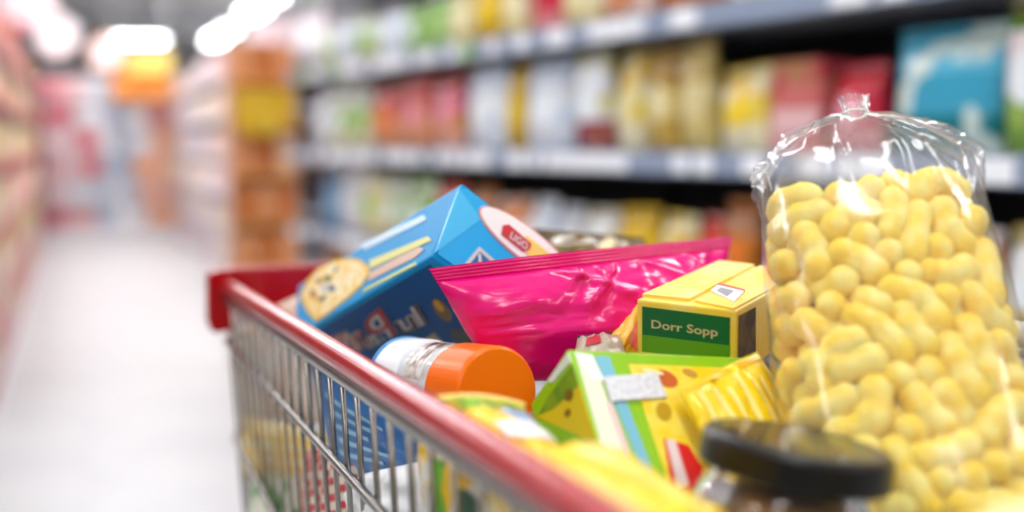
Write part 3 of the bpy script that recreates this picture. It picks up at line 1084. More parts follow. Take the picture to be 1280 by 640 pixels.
f_end.patch('window_print', [(578, 341), (598, 315), (618, 333), (600, 352)], mat('window_blue', (20, 110, 170), 0.3), blue, 0.0022)
f_end.patch('window_print', [(596, 318), (599, 318), (602, 350), (597, 350)], LET_W, blue, 0.0026)

# second blue packet lower down by the wires
def packet(name, corners, t, m, label, cat, seed, seals=(-1,), crease=0.0025, crumple=0.002, nu=36, nv=30, seal_w=0.012, **kw):
    P = Pillow(*corners, t, seed, crease, crumple, **kw)
    r = empty(name, sum(P.c, Vector()) / 4, label, cat)
    P.build(m, r, nu, nv)
    for v in seals:
        P.seal(m, r, v, seal_w)
    return r, P


BLUE2_M = mat('blue_foil', (20, 104, 168), 0.3, coat=0.3, bump=0.03, bscale=50)
r, P = packet('blue_packet', (W(385, 440, 0.991), W(540, 552, 0.738), W(556, 604, 0.727), W(424, 600, 0.917)), 0.02, BLUE2_M,
              'blue packet with white lettering pressed against the wire side', 'packet', 11)
for j, v in enumerate((-0.55, -0.3, -0.05, 0.2, 0.45)):
    P.patch('print_line', [(-0.6 + 0.1 * (j % 2), v), (0.45 - 0.15 * (j % 3), v), (0.45 - 0.15 * (j % 3), v + 0.1), (-0.6 + 0.1 * (j % 2), v + 0.1)], mat('pale_blue_ink', (150, 196, 220), 0.4), r)

# pink foil bag
PINK = mat('magenta_foil', (228, 0, 118), 0.2, coat=0.0, spec=0.5, bump=0.012, bscale=60)
pk, PP = packet('snack_bag', (W(546, 352, .775), W(912, 310, .95), W(880, 470, .90), W(622, 478, .80)), 0.076, PINK,
                'shiny magenta foil snack bag lying across the middle of the trolley', 'snack bag', 23, crease=0.0075, crumple=0.004,
                nu=90, nv=60, seal_w=0.013, pw=2.2, q=0.6)

# gold foil pack behind it
GOLD = mat('gold_brown_foil', (120, 92, 20), 0.25, coat=0.3, c2=(70, 52, 20), nscale=30, bump=0.05, bscale=60)
r, P = packet('foil_packet', (W(668, 296, 1.06), W(808, 306, 1.14), W(830, 400, 1.08), W(680, 400, 1.0)), 0.05, GOLD,
              'brown and gold foil packet peeking out behind the magenta bag', 'packet', 31)
P.disc('cream_swirl', -0.5, -0.72, 0.33, 0.2, mat('swirl_white', (226, 220, 206), 0.3), r)
P.disc('cream_swirl', -0.52, -0.68, 0.2, 0.1, mat('swirl_brown', (110, 80, 20), 0.3), r, 0.0014)
P.patch('gold_ray', [(-0.25, -0.35), (0.1, -0.85), (0.22, -0.8), (0.0, -0.3)], mat('ray_cream', (226, 208, 150), 0.3), r)
P.patch('red_print', [(0.0, -0.95), (0.3, -0.95), (0.3, -0.8), (0.0, -0.8)], mat('print_maroon', (110, 40, 36), 0.4), r)

# jar lying on its side: white base, clear body, orange cap
jA, jB = W(622, 492, .745), W(506, 473, .86)
ax = (jB - jA)
JL = ax.length
ax.normalize()
jar = empty('snack_jar', (jA + jB) / 2, 'clear plastic jar lying on its side with orange cap and white base', 'jar')
R = 0.0318
V, F = lathe(jA, ax, [(0, R * 0.93), (0.0012, R * 0.975), (0.003, R), (JL * 0.32, R * 1.0), (JL * 0.325, R * 0.97)], 64)
mesh_obj('cap', V, F, mat('orange_plastic', (250, 112, 4), 0.3, coat=0.2), jar, smooth=False)
FILMY = mat('clear_plastic_shell', (214, 218, 222), 0.12, coat=0.5, c2=(150, 140, 120), nscale=45, lo=0.45, hi=0.7)
V, F = lathe(jA, ax, [(JL * 0.32, R * 0.9), (JL * 0.36, R * 0.96), (JL * 0.62, R * 0.96), (JL * 0.66, R * 0.92), (JL * 0.70, R * 0.95)], 64)
jb = mesh_obj('body', V, F, FILMY, jar, smooth=True)
V, F = lathe(jA, ax, [(JL * 0.68, R * 0.95), (JL * 0.70, R * 1.0), (JL * 0.97, R * 1.0), (JL, R * 0.96)], 64)
mesh_obj('base', V, F, mat('white_plastic', (236, 238, 240), 0.25, coat=0.3), jar, smooth=True)
V, F = lathe(jA, ax, [(JL * 0.955, R * 1.0), (JL * 0.96, R * 1.025), (JL * 0.985, R * 1.025), (JL * 0.99, R * 1.0)], 64)
mesh_obj('blue_ring', V, F, mat('blue_ring', (30, 140, 200), 0.3), jar, smooth=True)
# wrapped label band on the body
u = Vector((0, 0, 1)); u = (u - ax * u.dot(ax)).normalized(); w_ = ax.cross(u)
for (t0, t1, a0, a1, c, nm) in ((0.40, 0.60, -0.3, 1.3, (168, 150, 130), 'label_band'), (0.44, 0.56, 0.1, 1.0, (120, 70, 60), 'label_print')):
    V, F = [], []
    for i in range(13):
        th = a0 + (a1 - a0) * i / 12
        for t in (t0, t1):
            for sgn in (1, -1):
                pass
            V.append(jA + ax * JL * t + (u * math.cos(th) - w_ * math.sin(th) if (u * 1).dot(u) > 0 and (w_.dot(CD) > 0) else u * math.cos(th) + w_ * math.sin(th)) * (R * 0.965 + (0.0004 if nm == 'label_print' else 0.0)))
    for i in range(12):
        F.append((2 * i, 2 * i + 1, 2 * i + 3, 2 * i + 2))
    mesh_obj(nm, V, F, mat(nm, c, 0.25, c2=(226, 222, 214), nscale=90), jar, smooth=True)

# yellow carton with green side
YO = Vector((0.1483, 0.7327, 1.0903))
YA = [Vector((-0.833, 0.5525, 0.0284)), Vector((0.5526, 0.8284, 0.0915)), Vector((0.027, 0.0919, -0.9954))]
YD = (0.0736, 0.142, 0.046)
YC = {(i, j, k): YO + YA[0] * YD[0] * i + YA[1] * YD[1] * j + YA[2] * YD[2] * k for i in (0, 1) for j in (0, 1) for k in (0, 1)}
yb = empty('tea_box', sum(YC.values(), Vector()) / 8, 'small yellow carton with dark green lettered end beside the puff bag', 'box')
YEL_M = mat('yellow_carton', (246, 206, 70), 0.4, coat=0.15, c2=(248, 222, 130), nscale=25)
hexa('carton', YC, YEL_M, yb, 0.0016)
yf = Face(YC[0, 0, 0], YC[1, 0, 0], YC[0, 0, 1])
yt = Face(YC[0, 0, 0], YC[1, 0, 0], YC[0, 1, 0])
# two lid flaps, slightly raised
yt.patch('lid_flap', [(803, 371), (862, 377), (943, 333.5), (899, 328.5)], YEL_M, yb, 0.0022)
yt.patch('lid_flap', [(869, 378), (917, 388), (1006, 340), (950, 334)], YEL_M, yb, 0.0014)
GRAD = mat('green_end_print', (8, 98, 52), 0.35, coat=0.2)
yf.patch('green_panel', [(803, 383), (913, 397), (912, 452), (803, 438)], GRAD, yb, 0.0004)
yf.patch('lime_panel', [(803, 418), (913, 432), (912, 453), (803, 439)], mat('lime_end_print', (96, 150, 24), 0.4), yb, 0.0007)
yf.text('lettering', 'Dorr Sopp', (815, 413), (898, 424), 14, mat('letter_sand', (206, 182, 140), 0.4), yb, 0.0010, 0.02)
lab = yt.patch('barcode_label', [(888, 367), (897, 360), (930, 368), (918, 381)], WHITE, yb, 0.0026)
yt.patch('barcode', [(896, 368), (901, 364), (917, 368), (909, 375)], mat('barcode_grey', (150, 146, 158), 0.5), yb, 0.0029)
yt.patch('red_strip', [(896.5, 359.5), (898, 358), (931, 366.5), (930, 368)], mat('strip_red', (220, 90, 90), 0.5), yb, 0.0029)
yr = Face(YC[0, 0, 0], YC[0, 1, 0], YC[0, 0, 1])
yr.patch('side_panel', [(923, 395), (944, 384), (944, 446), (922, 452)], mat('side_brown', (120, 92, 20), 0.4, c2=(70, 50, 20), nscale=60), yb, 0.0005)

# pouch with pink window behind the yellow carton
PCH = mat('pouch_yellow', (236, 182, 40), 0.35, coat=0.3)
r, P = packet('pouch', (W(797, 357, .845), W(838, 366, .86), W(826, 462, .82), W(752, 436, .80)), 0.016, PCH,
              'yellow pouch with pink window leaning between magenta bag and yellow carton', 'pouch', 41, seals=())
P.patch('pink_window', [(-0.35, -0.55), (0.5, -0.75), (0.75, 0.9), (-0.55, 0.75)], mat('pink_window', (236, 112, 104), 0.4, c2=(240, 160, 140), nscale=70), r)
V, F = tube([P.p(-1, v, 1, 0.0005) for v in np.linspace(-1, 1, 12)], 0.0012, 8)
mesh_obj('dark_edge', V, F, mat('dark_teal_edge', (30, 50, 48), 0.4), r, smooth=True)
r, P = packet('pouch', (W(722, 422, .78), W(775, 418, .80), W(790, 470, .76), W(712, 470, .74)), 0.014, mat('silver_pouch', (176, 160, 140), 0.3, coat=0.3),
              'small silver pouch with red print at the foot of the magenta bag', 'pouch', 43, seals=())
P.patch('red_print', [(-0.65, -0.7), (-0.1, -0.75), (-0.1, -0.2), (-0.7, -0.1)], mat('print_red', (176, 24, 40), 0.4), r)
V, F = tube([P.p(u_, -1, 1, 0.0004) for u_ in np.linspace(-1, 0.4, 12)], 0.0012, 8)
mesh_obj('dark_edge', V, F, mat('dark_teal_edge', (30, 50, 48), 0.4), r, smooth=True)

# green and yellow carton with price sticker
GO = Vector((0.0336, 0.671, 1.076))
GA = [Vector((0.8988, 0.4222, -0.1183)), Vector((0.2346, -0.691, -0.6837)), Vector((-0.3704, 0.5867, -0.7202))]
GD = (0.1415, 0.1052, 0.0592)
GC = {(i, j, k): GO + GA[0] * GD[0] * i + GA[1] * GD[1] * j + GA[2] * GD[2] * k for i in (0, 1) for j in (0, 1) for k in (0, 1)}
gb = empty('pasta_box', sum(GC.values(), Vector()) / 8, 'lime green and yellow carton with blank white price sticker', 'box')
LIME = mat('lime_carton', (142, 196, 16), 0.35, coat=0.25)
hexa('carton', GC, LIME, gb, 0.0016)
gf = Face(GC[0, 0, 0], GC[1, 0, 0], GC[0, 1, 0])
ge = Face(GC[0, 0, 0], GC[0, 1, 0], GC[0, 0, 1])


def gpx(*pts):
    return [(640 + x / 2.908, 420 + y / 2.908) for x, y in pts]


gf.patch('cream_stripe', gpx((232, 75), (290, 75), (480, 610), (380, 590)), mat('cream_ink', (236, 230, 206), 0.4), gb, 0.0004)
gf.patch('white_flash', gpx((225, 62), (290, 70), (335, 165), (290, 160)), WHITE, gb, 0.0007)
gf.patch('sky_stripe', gpx((300, 75), (352, 75), (515, 500), (470, 480)), mat('sky_ink', (120, 186, 205), 0.4), gb, 0.0004)
gf.patch('rose_stripe', gpx((345, 245), (362, 245), (445, 470), (425, 470)), mat('rose_ink', (238, 200, 200), 0.4), gb, 0.0008)
YP = mat('yellow_picture', (236, 206, 26), 0.4, c2=(240, 220, 90), nscale=60)
gf.patch('yellow_picture', [(785, 455), (932, 461), (994, 600), (834, 600)], YP, gb, 0.0004)
gf.ellipse('tomato', 832, 474, 16, 9, 0.5, mat('tomato_red', (196, 96, 36), 0.4), gb, 0.0008)
gf.ellipse('tomato_rim', 815, 466, 14, 3, 0.2, mat('tomato_cream', (240, 224, 170), 0.4), gb, 0.0012)
gf.ellipse('herb', 829, 515, 9, 12, -0.4, mat('herb_olive', (190, 150, 20), 0.4), gb, 0.0008)
gf.ellipse('herb', 862, 467, 10, 4, 0.4, mat('herb_brown', (200, 150, 60), 0.4), gb, 0.0008)
gf.patch('red_flash', gpx((550, 375), (640, 400), (690, 480), (665, 590), (580, 555)), mat('flash_red', (214, 30, 30), 0.4), gb, 0.0009)
gf.patch('white_bar', gpx((556, 380), (590, 383), (640, 545), (600, 555)), mat('bar_white', (230, 210, 205), 0.4), gb, 0.0013)
STK = mat('price_sticker', (226, 228, 230), 0.4, c2=(206, 208, 212), nscale=300)
gf.patch('price_sticker', gpx((330, 155), (520, 140), (558, 228), (355, 243)), STK, gb, 0.0022)
ge.patch('end_yellow', gpx((245, 175), (310, 392), (90, 292), (150, 265)), mat('end_yellow_ink', (220, 196, 14), 0.4), gb, 0.0004)
ge.patch('end_green', gpx((222, 105), (246, 180), (150, 268), (100, 285), (130, 225)), mat('end_green_ink', (128, 160, 16), 0.4, c2=(90, 140, 20), nscale=50), gb, 0.0006)
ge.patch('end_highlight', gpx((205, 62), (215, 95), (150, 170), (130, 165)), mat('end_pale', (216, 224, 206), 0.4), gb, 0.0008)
ge.ellipse('end_spot', *gpx((210, 215))[0], 5, 8, 0.3, mat('spot_olive', (120, 96, 10), 0.5), gb, 0.0010, 14)
ge.ellipse('end_spot', *gpx((205, 280))[0], 3, 5, 0.3, mat('spot_olive', (120, 96, 10), 0.5), gb, 0.0010, 14)

# yellow pasta pouch lying on the green carton
n_g = gf.n


def on_g(px, py, h):
    return gf.at(px, py, h)


POUCHY = mat('pasta_pouch', (244, 208, 14), 0.3, coat=0.35, bump=0.03, bscale=60)
r, P = packet('pasta_pouch', (on_g(836, 500, .012), on_g(936, 452, .012), on_g(1000, 580, .013), on_g(888, 610, .013)), 0.018, POUCHY,
              'yellow pouch with pale spaghetti strands lying on the green carton', 'pouch', 47, seals=())
for k in range(7):
    u0 = -0.8 + 0.26 * k
    P.patch('strand', [(u0, -0.7 + 0.1 * (k % 3)), (u0 + 0.1, -0.72 + 0.1 * (k % 3)), (u0 + 0.14, 0.75), (u0 + 0.04, 0.8)], mat('strand_cream', (246, 226, 130), 0.35), r)
P.patch('orange_fold', [(-0.95, -0.92), (0.9, -0.92), (0.9, -0.78), (-0.95, -0.78)], mat('fold_orange', (240, 186, 20), 0.3), r)

# glass jar with black lid
lc = W(998, 549, .58)
tilt = math.radians(8.5)
jax = (CU * math.cos(0.05) - CD * math.sin(0.05)).normalized()
jax = (jax * math.cos(tilt) + CR * math.sin(tilt)).normalized()
RL = 0.0492
gj = empty('glass_jar', lc - jax * 0.10, 'glass jar with black screw lid and brown contents in the foreground', 'jar')
lp = [(0.0, RL * 0.9), (-0.0008, RL * 0.96), (-0.003, RL), (-0.016, RL), (-0.0175, RL * 0.985)]
V, F = lathe(lc, jax, lp, 96)
lid = mesh_obj('lid', V, F, BLACK_PLASTIC, gj)
V, F = lathe(lc + jax * 0.0004, jax, [(0, RL * 0.78), (-0.0006, RL * 0.8)], 64)
mesh_obj('lid_panel', V, F, mat('lid_panel', (12, 15, 22), 0.14, coat=0.8), lid)  # bluish reflection painted into the panel's base colour
gp = [(-0.0175, RL * 0.86), (-0.024, RL * 0.86), (-0.030, RL * 0.95), (-0.042, RL * 1.02), (-0.095, RL * 1.02), (-0.10, RL * 0.9)]
GLASS = bpy.data.materials.new('jar_glass')
GLASS.use_nodes = True
nt = GLASS.node_tree
nt.nodes.clear()
o_ = nt.nodes.new('ShaderNodeOutputMaterial')
tr = nt.nodes.new('ShaderNodeBsdfTransparent')
tr.inputs[0].default_value = (0.96, 0.95, 0.92, 1)
gl = nt.nodes.new('ShaderNodeBsdfGlossy')
gl.inputs['Roughness'].default_value = 0.05
fr = nt.nodes.new('ShaderNodeFresnel')
fr.inputs[0].default_value = 1.5
mx = nt.nodes.new('ShaderNodeMixShader')
nt.links.new(fr.outputs[0], mx.inputs[0])
nt.links.new(tr.outputs[0], mx.inputs[1])
nt.links.new(gl.outputs[0], mx.inputs[2])
nt.links.new(mx.outputs[0], o_.inputs[0])
V, F = lathe(lc, jax, gp, 64, cap0=False)
mesh_obj('glass', V, F, GLASS, gj, smooth=True)
V, F = lathe(lc, jax, [(-0.026, RL * 0.78), (-0.031, RL * 0.88), (-0.043, RL * 0.95), (-0.094, RL * 0.95)], 48)
mesh_obj('contents', V, F, mat('honey_brown', (132, 88, 14), 0.3, coat=0.4, c2=(92, 70, 40), nscale=40), gj, smooth=True)

# yellow packs in the near left
YPK = mat('yellow_pack_foil', (246, 200, 0), 0.4, coat=0.2, bump=0.02, bscale=40)
r, P = packet('yellow_pack', (W(526, 506, .60), W(654, 510, .64), W(752, 640, .56), W(640, 650, .50)), 0.02, YPK,
              'yellow pack with green seal and white label tucked against the left rim', 'packet', 53, seals=())
P.patch('green_band', [(-0.75, -0.98), (0.75, -0.98), (0.7, -0.72), (-0.8, -0.72)], mat('band_green', (120, 176, 24), 0.35), r, 0.0010)
V, F = tube([P.p(u_, -1, 1, 0.001) + Vector((0, 0, 0.004 * (1 - u_ * u_))) for u_ in np.linspace(-1, 1, 24)], 0.0022, 8)
mesh_obj('top_seal', V, F, mat('seal_pale_yellow', (244, 226, 120), 0.3, coat=0.4), r, smooth=True)
P.patch('blue_label', [(0.12, -0.66), (0.72, -0.66), (0.85, -0.34), (0.3, -0.34)], mat('label_blue', (30, 130, 186), 0.35, c2=(190, 200, 220), nscale=60), r)
P.patch('white_label', [(-0.25, -0.36), (0.95, -0.36), (0.98, -0.02), (-0.28, -0.02)], mat('label_pale', (236, 232, 224), 0.35), r, 0.0010)
r, P = packet('yellow_pack', (W(640, 580, .54), W(744, 552, .60), W(930, 660, .50), W(790, 720, .43)), 0.02, YPK,
              'large yellow pack with cream streaks in the front along the rim', 'packet', 59, seals=(), crease=0.002)
CRE = mat('streak_cream', (244, 216, 100), 0.35, coat=0.3)
P.patch('streak', [(-0.2, -0.6), (0.1, -0.75), (0.85, 0.8), (0.5, 0.85)], CRE, r)
P.patch('streak', [(-0.75, -0.5), (-0.55, -0.55), (-0.25, 0.7), (-0.55, 0.75)], CRE, r)
P.patch('streak', [(0.3, -0.8), (0.62, -0.8), (0.7, -0.4), (0.4, -0.35)], CRE, r)

# pale bag at the bottom right, close to the lens
r, P = packet('flour_bag', (W(1190, 652, .46), W(1330, 606, .50), W(1400, 760, .45), W(1180, 760, .41)), 0.04, mat('flour_bag', (226, 214, 160), 0.35, coat=0.3),
              'pale cream bag at the front under the puff bag', 'bag', 61, seals=())
P.patch('yellow_border', [(-0.98, -0.98), (0.98, -0.98), (0.9, -0.6), (-0.9, -0.6)], mat('border_yellow', (240, 206, 60), 0.35), r)

# packs seen through the wires
r, P = packet('beige_pack', (W(300, 404, 1.350), W(384, 364, 1.181), W(400, 530, 1.128), W(302, 520, 1.350)), 0.03, mat('beige_pack', (226, 196, 172), 0.4, c2=(236, 222, 206), nscale=25),
              'pale peach pack standing in the front corner of the trolley', 'packet', 63, seals=())
P.disc('peach_spot', -0.3, -0.7, 0.25, 0.15, mat('peach_spot', (226, 160, 90), 0.4), r)
r, P = packet('yellow_striped_pack', (W(305, 520, 1.297), W(412, 540, 0.991), W(412, 602, 0.991), W(305, 600, 1.297)), 0.03, mat('butter_print', (240, 224, 170), 0.4, c2=(236, 196, 90), nscale=40),
              'cream and yellow pack behind the wires at the front corner', 'packet', 65, seals=())
for v in (-0.6, -0.1, 0.4):
    P.patch('yellow_stripe', [(-0.9, v), (0.9, v), (0.9, v + 0.18), (-0.9, v + 0.18)], mat('stripe_amber', (236, 190, 60), 0.4), r)
r, P = packet('green_herb_pack', (W(316, 590, 1.234), W(384, 594, 1.044), W(384, 720, 1.044), W(316, 720, 1.234)), 0.03, mat('herb_print', (226, 222, 200), 0.4, c2=(70, 150, 40), nscale=45, lo=0.48, hi=0.54),
              'white pack with green leaf print low behind the wires', 'packet', 67, seals=())
P.disc('leaf', -0.4, -0.75, 0.16, 0.2, mat('leaf_green', (60, 140, 36), 0.4), r)
P.disc('leaf', 0.3, -0.5, 0.18, 0.22, mat('leaf_green', (60, 140, 36), 0.4), r)
r, P = packet('checked_pack', (W(384, 560, 1.033), W(462, 545, 0.854), W(470, 720, 0.843), W(384, 720, 1.033)), 0.03, mat('check_print_base', (236, 222, 200), 0.4),
              'red and white checked pack low behind the wires', 'packet', 69, seals=())
CHK = mat('check_red', (206, 40, 44), 0.4)
for j in range(14):
    for i in range(9):
        if (i + j) % 2 == 0:
            u0, v0 = -0.9 + i * 0.2, -0.95 + j * 0.12
            P.patch('red_check', [(u0, v0), (u0 + 0.19, v0), (u0 + 0.19, v0 + 0.11), (u0, v0 + 0.11)], CHK, r, n=2)
r, P = packet('white_sack', (W(452, 592, 0.843), W(578, 566, 0.680), W(600, 720, 0.643), W(446, 720, 0.833)), 0.05, mat('white_sack', (228, 228, 228), 0.45, bump=0.06, bscale=40),
              'crumpled white bag low behind the wires', 'bag', 71, seals=(), crumple=0.008)
r, P = packet('green_yellow_pack', (W(520, 540, 0.712), W(632, 592, 0.590), W(660, 720, 0.559), W(560, 720, 0.643)), 0.03, mat('mustard_pack', (232, 186, 20), 0.35, coat=0.3, c2=(220, 216, 200), nscale=22, lo=0.5, hi=0.55),
              'yellow and white pack with green stripe behind the near wires', 'packet', 73, seals=())
P.patch('green_stripe', [(-0.25, -0.8), (0.05, -0.8), (0.0, 0.2), (-0.3, 0.2)], mat('stripe_green', (90, 160, 40), 0.4), r)
P.disc('dark_spot', 0.5, -0.2, 0.2, 0.3, mat('spot_dark_green', (50, 80, 60), 0.4), r)

# unseen cartons added in the trolley bottom to carry the pile and darken gaps
KRAFT = mat('kraft_carton', (150, 112, 74), 0.7, c2=(136, 100, 66), nscale=30)
TAPE = mat('carton_tape', (190, 160, 110), 0.35)
RZ_C = math.atan2(DN.y, DN.x)
for s0, t0, L_, W_, H_, lb in ((0.34, 0.33, 0.24, 0.24, 0.27, 'added unseen brown cardboard carton under the blue box and magenta bag'),
                               (0.62, 0.30, 0.26, 0.30, 0.29, 'added unseen brown cardboard carton under the lime green carton and jar'),
                               (0.90, 0.32, 0.24, 0.30, 0.25, 'added unseen brown cardboard carton under the black lidded jar')):
    b = cp(s0, t0, BDROP - 0.003)
    r = empty('cardboard_carton', b, lb, 'carton', None, RZ_C)
    bm_obj('box', box_bm(-L_ / 2, L_ / 2, -W_ / 2, W_ / 2, 0, H_, 0.002), KRAFT, r)
    bm_obj('tape', box_bm(-L_ / 2 - 0.0006, L_ / 2 + 0.0006, -0.024, 0.024, H_ - 0.03, H_ + 0.0006), TAPE, r)

# ---------------------------------------------------------------- bag of corn puffs
Bc, Nc = W(1160, 690, .615), W(1070, 148, .765)
hx = (Nc - Bc)
HB = hx.length
hx.normalize()
wx = (CR + CD * -0.10)
wx = (wx - hx * wx.dot(hx)).normalized()
nx = wx.cross(hx).normalized()
if nx.dot(CAM - Bc) < 0:
    nx = -nx
KEY = [(0.0, 0.060, 0.034), (0.04, 0.068, 0.042), (0.15, 0.0725, 0.046), (0.4, 0.0735, 0.047), (0.65, 0.0715, 0.045), (0.80, 0.0685, 0.040), (0.845, 0.067, 0.036),
       (0.88, 0.060, 0.030), (0.92, 0.050, 0.024), (0.955, 0.037, 0.017), (0.98, 0.023, 0.011), (1.0, 0.008, 0.005), (1.02, 0.0055, 0.004), (1.04, 0.0065, 0.004), (1.10, 0.008, 0.0045)]


def ab(h):
    for k in range(len(KEY) - 1):
        if h <= KEY[k + 1][0]:
            f = (h - KEY[k][0]) / (KEY[k + 1][0] - KEY[k][0])
            f = max(0, f)
            return KEY[k][1] * (1 - f) + KEY[k + 1][1] * f, KEY[k][2] * (1 - f) + KEY[k + 1][2] * f
    return KEY[-1][1], KEY[-1][2]


FILM = bpy.data.materials.new('clear_film')
FILM.use_nodes = True
nt = FILM.node_tree
nt.nodes.clear()
o_ = nt.nodes.new('ShaderNodeOutputMaterial')
tr = nt.nodes.new('ShaderNodeBsdfTransparent')
tr.inputs[0].default_value = (0.985, 0.985, 0.985, 1)
gl = nt.nodes.new('ShaderNodeBsdfGlossy')
gl.inputs['Roughness'].default_value = 0.16
df = nt.nodes.new('ShaderNodeBsdfTranslucent')
df.inputs[0].default_value = (0.95, 0.95, 0.96, 1)
df2 = nt.nodes.new('ShaderNodeBsdfDiffuse')
df2.inputs[0].default_value = (0.92, 0.92, 0.93, 1)
fr = nt.nodes.new('ShaderNodeLayerWeight')
fr.inputs[0].default_value = 0.22
haze = nt.nodes.new('ShaderNodeMixShader')
haze.inputs[0].default_value = 0.055
hz2 = nt.nodes.new('ShaderNodeMixShader')
hz2.inputs[0].default_value = 0.5
mx = nt.nodes.new('ShaderNodeMixShader')
ma = nt.nodes.new('ShaderNodeMath')
ma.operation = 'MULTIPLY'
ma.inputs[1].default_value = 0.62
nt.links.new(fr.outputs['Facing'], ma.inputs[0])
nt.links.new(df.outputs[0], hz2.inputs[1])
nt.links.new(df2.outputs[0], hz2.inputs[2])
nt.links.new(tr.outputs[0], haze.inputs[1])
nt.links.new(hz2.outputs[0], haze.inputs[2])
nt.links.new(ma.outputs[0], mx.inputs[0])
nt.links.new(haze.outputs[0], mx.inputs[1])
nt.links.new(gl.outputs[0], mx.inputs[2])
nt.links.new(mx.outputs[0], o_.inputs[0])
tcn = nt.nodes.new('ShaderNodeTexCoord')
nz = nt.nodes.new('ShaderNodeTexNoise')
nz.inputs['Scale'].default_value = 38
nz.inputs['Detail'].default_value = 3
nz.inputs['Distortion'].default_value = 1.2
bpn = nt.nodes.new('ShaderNodeBump')
bpn.inputs['Strength'].default_value = 0.08
bpn.inputs['Distance'].default_value = 0.004
mpn = nt.nodes.new('ShaderNodeMapping')
mpn.inputs['Scale'].default_value = (1, 1, 0.22)
nt.links.new(tcn.outputs['Object'], mpn.inputs['Vector'])
nt.links.new(mpn.outputs['Vector'], nz.inputs['Vector'])
nt.links.new(nz.outputs['Fac'], bpn.inputs['Height'])
nt.links.new(bpn.outputs['Normal'], gl.inputs['Normal'])

bag = empty('puff_bag', Bc, 'tall clear plastic bag gathered at the top and filled with corn puffs', 'bag')
NH, NT = 90, 160
V, F = [], []
rr = random.Random(4)
pl = [(rr.uniform(0, 2 * math.pi), rr.uniform(0.02, 0.06), rr.uniform(0.3, 1.0), rr.uniform(-0.6, 0.6), rr.uniform(0.68, 0.9)) for _ in range(46)]
for j in range(NH + 1):
    h = 1.06 * j / NH
    a, b = ab(h)
    for i in range(NT):
        th = 2 * math.pi * i / NT
        c, s = math.cos(th), math.sin(th)
        e = 2 / 2.7
        x = a * math.copysign(abs(c) ** e, c)
        y = b * math.copysign(abs(s) ** e, s)
        k = 0.0
        for (t0, w0, A, sl, h0) in pl:          # pleats running down from the gathered neck
            d = (th - t0 - sl * (1 - h) * 3 + math.pi) % (2 * math.pi) - math.pi
            if abs(d) < 4 * w0:
                fade = min(1, max(0, (h - h0) / 0.08)) if h < 1 else 1
                k += A * math.exp(-(d / w0) ** 2) * fade
        g = noise.noise(Vector((c * 2.2, s * 2.2, h * 7))) * 0.0018 + abs(noise.noise(Vector((c * 5, s * 5, h * 12 + 3)))) * 0.0012 * min(1, max(0.2, (h - 0.7) * 6))
        f = 1 + (k * 0.0075 + g) / max(0.02, math.hypot(x, y))
        V.append(Bc + hx * HB * h + wx * x * f + nx * y * f)
for j in range(NH):
    for i in range(NT):
        F.append((j * NT + i, j * NT + (i + 1) % NT, (j + 1) * NT + (i + 1) % NT, (j + 1) * NT + i))
F.append(tuple(range(NT))[::-1])
mesh_obj('film', V, F, FILM, bag, smooth=True)
V, F = tube([Bc + hx * HB * 1.012 + (wx * math.cos(t) * 0.0075 + nx * math.sin(t) * 0.0055) for t in np.linspace(0, 2 * math.pi, 25)[:-1]], 0.0009, 6, closed=True)
mesh_obj('tie', V, F, mat('white_tie', (236, 232, 234), 0.4), bag, smooth=True)

# pack the puffs: every puff is three linked spheres that settle inside the bag
rng = np.random.default_rng(12)
NP = 185
R0 = 0.0096
H0, H1 = 0.02, 0.775
cen = np.zeros((NP, 3, 3))
rest = []
for i in range(NP):
    h = rng.uniform(H0 + 0.03, H1 - 0.05)
    a, b = ab(h)
    c0 = np.array([rng.uniform(-1, 1) * a * 0.8, rng.uniform(-1, 1) * b * 0.75, h * HB])
    d = rng.normal(size=3)
    d /= np.linalg.norm(d)
    p = np.cross(d, rng.normal(size=3))
    p /= np.linalg.norm(p)
    L = rng.uniform(0.010, 0.0165)
    bend = rng.uniform(0.0, 0.45) * L
    cen[i] = [c0 - d * L, c0 + p * bend, c0 + d * L]
    rest.append((math.hypot(L, bend), 2 * L))
rest = np.array(rest)
rad = rng.uniform(0.92, 1.1, NP) * R0
X = cen.reshape(-1, 3).copy()
own = np.repeat(np.arange(NP), 3)
rs = np.repeat(rad, 3)
same = own[:, None] == own[None, :]
hs = np.linspace(0, 1.1, 60)
As = np.array([ab(h)[0] for h in hs])
Bs = np.array([ab(h)[1] for h in hs])
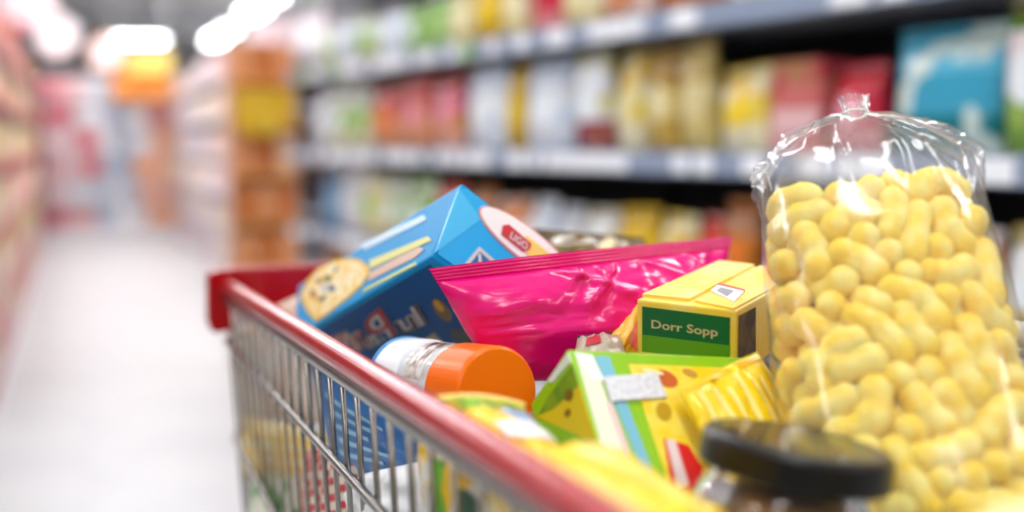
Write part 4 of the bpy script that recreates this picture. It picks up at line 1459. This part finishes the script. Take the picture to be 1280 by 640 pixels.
for it in range(260):
    X[:, 2] -= 0.0001 if it < 150 else 0.0
    D = X[:, None, :] - X[None, :, :]
    L = np.sqrt((D ** 2).sum(-1)) + 1e-9
    ov_ = (rs[:, None] + rs[None, :]) * 0.97 - L
    ov_[same] = 0
    ov_ = np.maximum(ov_, 0)
    X += (D / L[..., None] * (ov_ * 0.30)[..., None]).sum(1)
    Y = X.reshape(NP, 3, 3)
    for _ in range(2):
        for (i, j, k) in ((0, 1, 0), (1, 2, 0), (0, 2, 1)):
            d = Y[:, j] - Y[:, i]
            l = np.linalg.norm(d, axis=1, keepdims=True) + 1e-9
            c = d / l * (l - rest[:, k:k + 1]) * 0.5
            Y[:, i] += c
            Y[:, j] -= c
    X = Y.reshape(-1, 3)
    hh = np.clip(X[:, 2] / HB, 0, 1)
    a = np.interp(hh, hs, As) - rs - 0.0015
    b = np.interp(hh, hs, Bs) - rs - 0.0012
    q = (np.abs(X[:, 0] / a) ** 2.7 + np.abs(X[:, 1] / b) ** 2.7) ** (1 / 2.7)
    sc_ = np.where(q > 1, 1 / np.maximum(q, 1e-6), 1)
    X[:, 0] *= sc_
    X[:, 1] *= sc_
    X[:, 2] = np.clip(X[:, 2], H0 * HB + rs, H1 * HB + 0.006 * np.sin(X[:, 0] * 60) - rs)
Y = X.reshape(NP, 3, 3)
PUFF = mat('corn_puff', (255, 214, 76), 0.7, spec=0.15, bump=0.3, bscale=220, c2=(255, 233, 142), nscale=60, sss=0.5)
for i in range(NP):
    P3 = [Bc + wx * float(q[0]) + nx * float(q[1]) + hx * float(q[2]) for q in Y[i]]
    e0 = (P3[0] - P3[1]).normalized()
    e2 = (P3[2] - P3[1]).normalized()
    r0 = float(rad[i])
    pts, rads = [], []
    K = 9
    for k in range(K):
        t = k / (K - 1)
        p = P3[0] * (2 * (t - 0.5) * (t - 1)) + P3[1] * (4 * t * (1 - t)) + P3[2] * (2 * t * (t - 0.5))
        pts.append(p)
        rads.append(r0 * (1 + 0.17 * noise.noise(Vector((i * 3.7, k * 0.8, 0))) + 0.06 * math.sin(k * 1.4 + i)))
    d0 = (pts[0] - pts[1]).normalized()
    d1 = (pts[-1] - pts[-2]).normalized()
    cap = [(0.98, 0.2), (0.85, 0.53), (0.6, 0.8), (0.3, 0.955)]
    pts = [pts[0] + d0 * r0 * z for z, _ in cap] + pts + [pts[-1] + d1 * r0 * z for z, _ in cap[::-1]]
    rads = [r0 * q for _, q in cap] + rads + [r0 * q for _, q in cap[::-1]]
    V, F = tube(pts, rads, 12)
    o = mesh_obj('corn_puff', V, F, PUFF, None, smooth=True, origin=P3[1])
    tag(o, 'pale yellow corn puff inside the clear bag', 'corn puff', 'corn puffs in the clear bag')
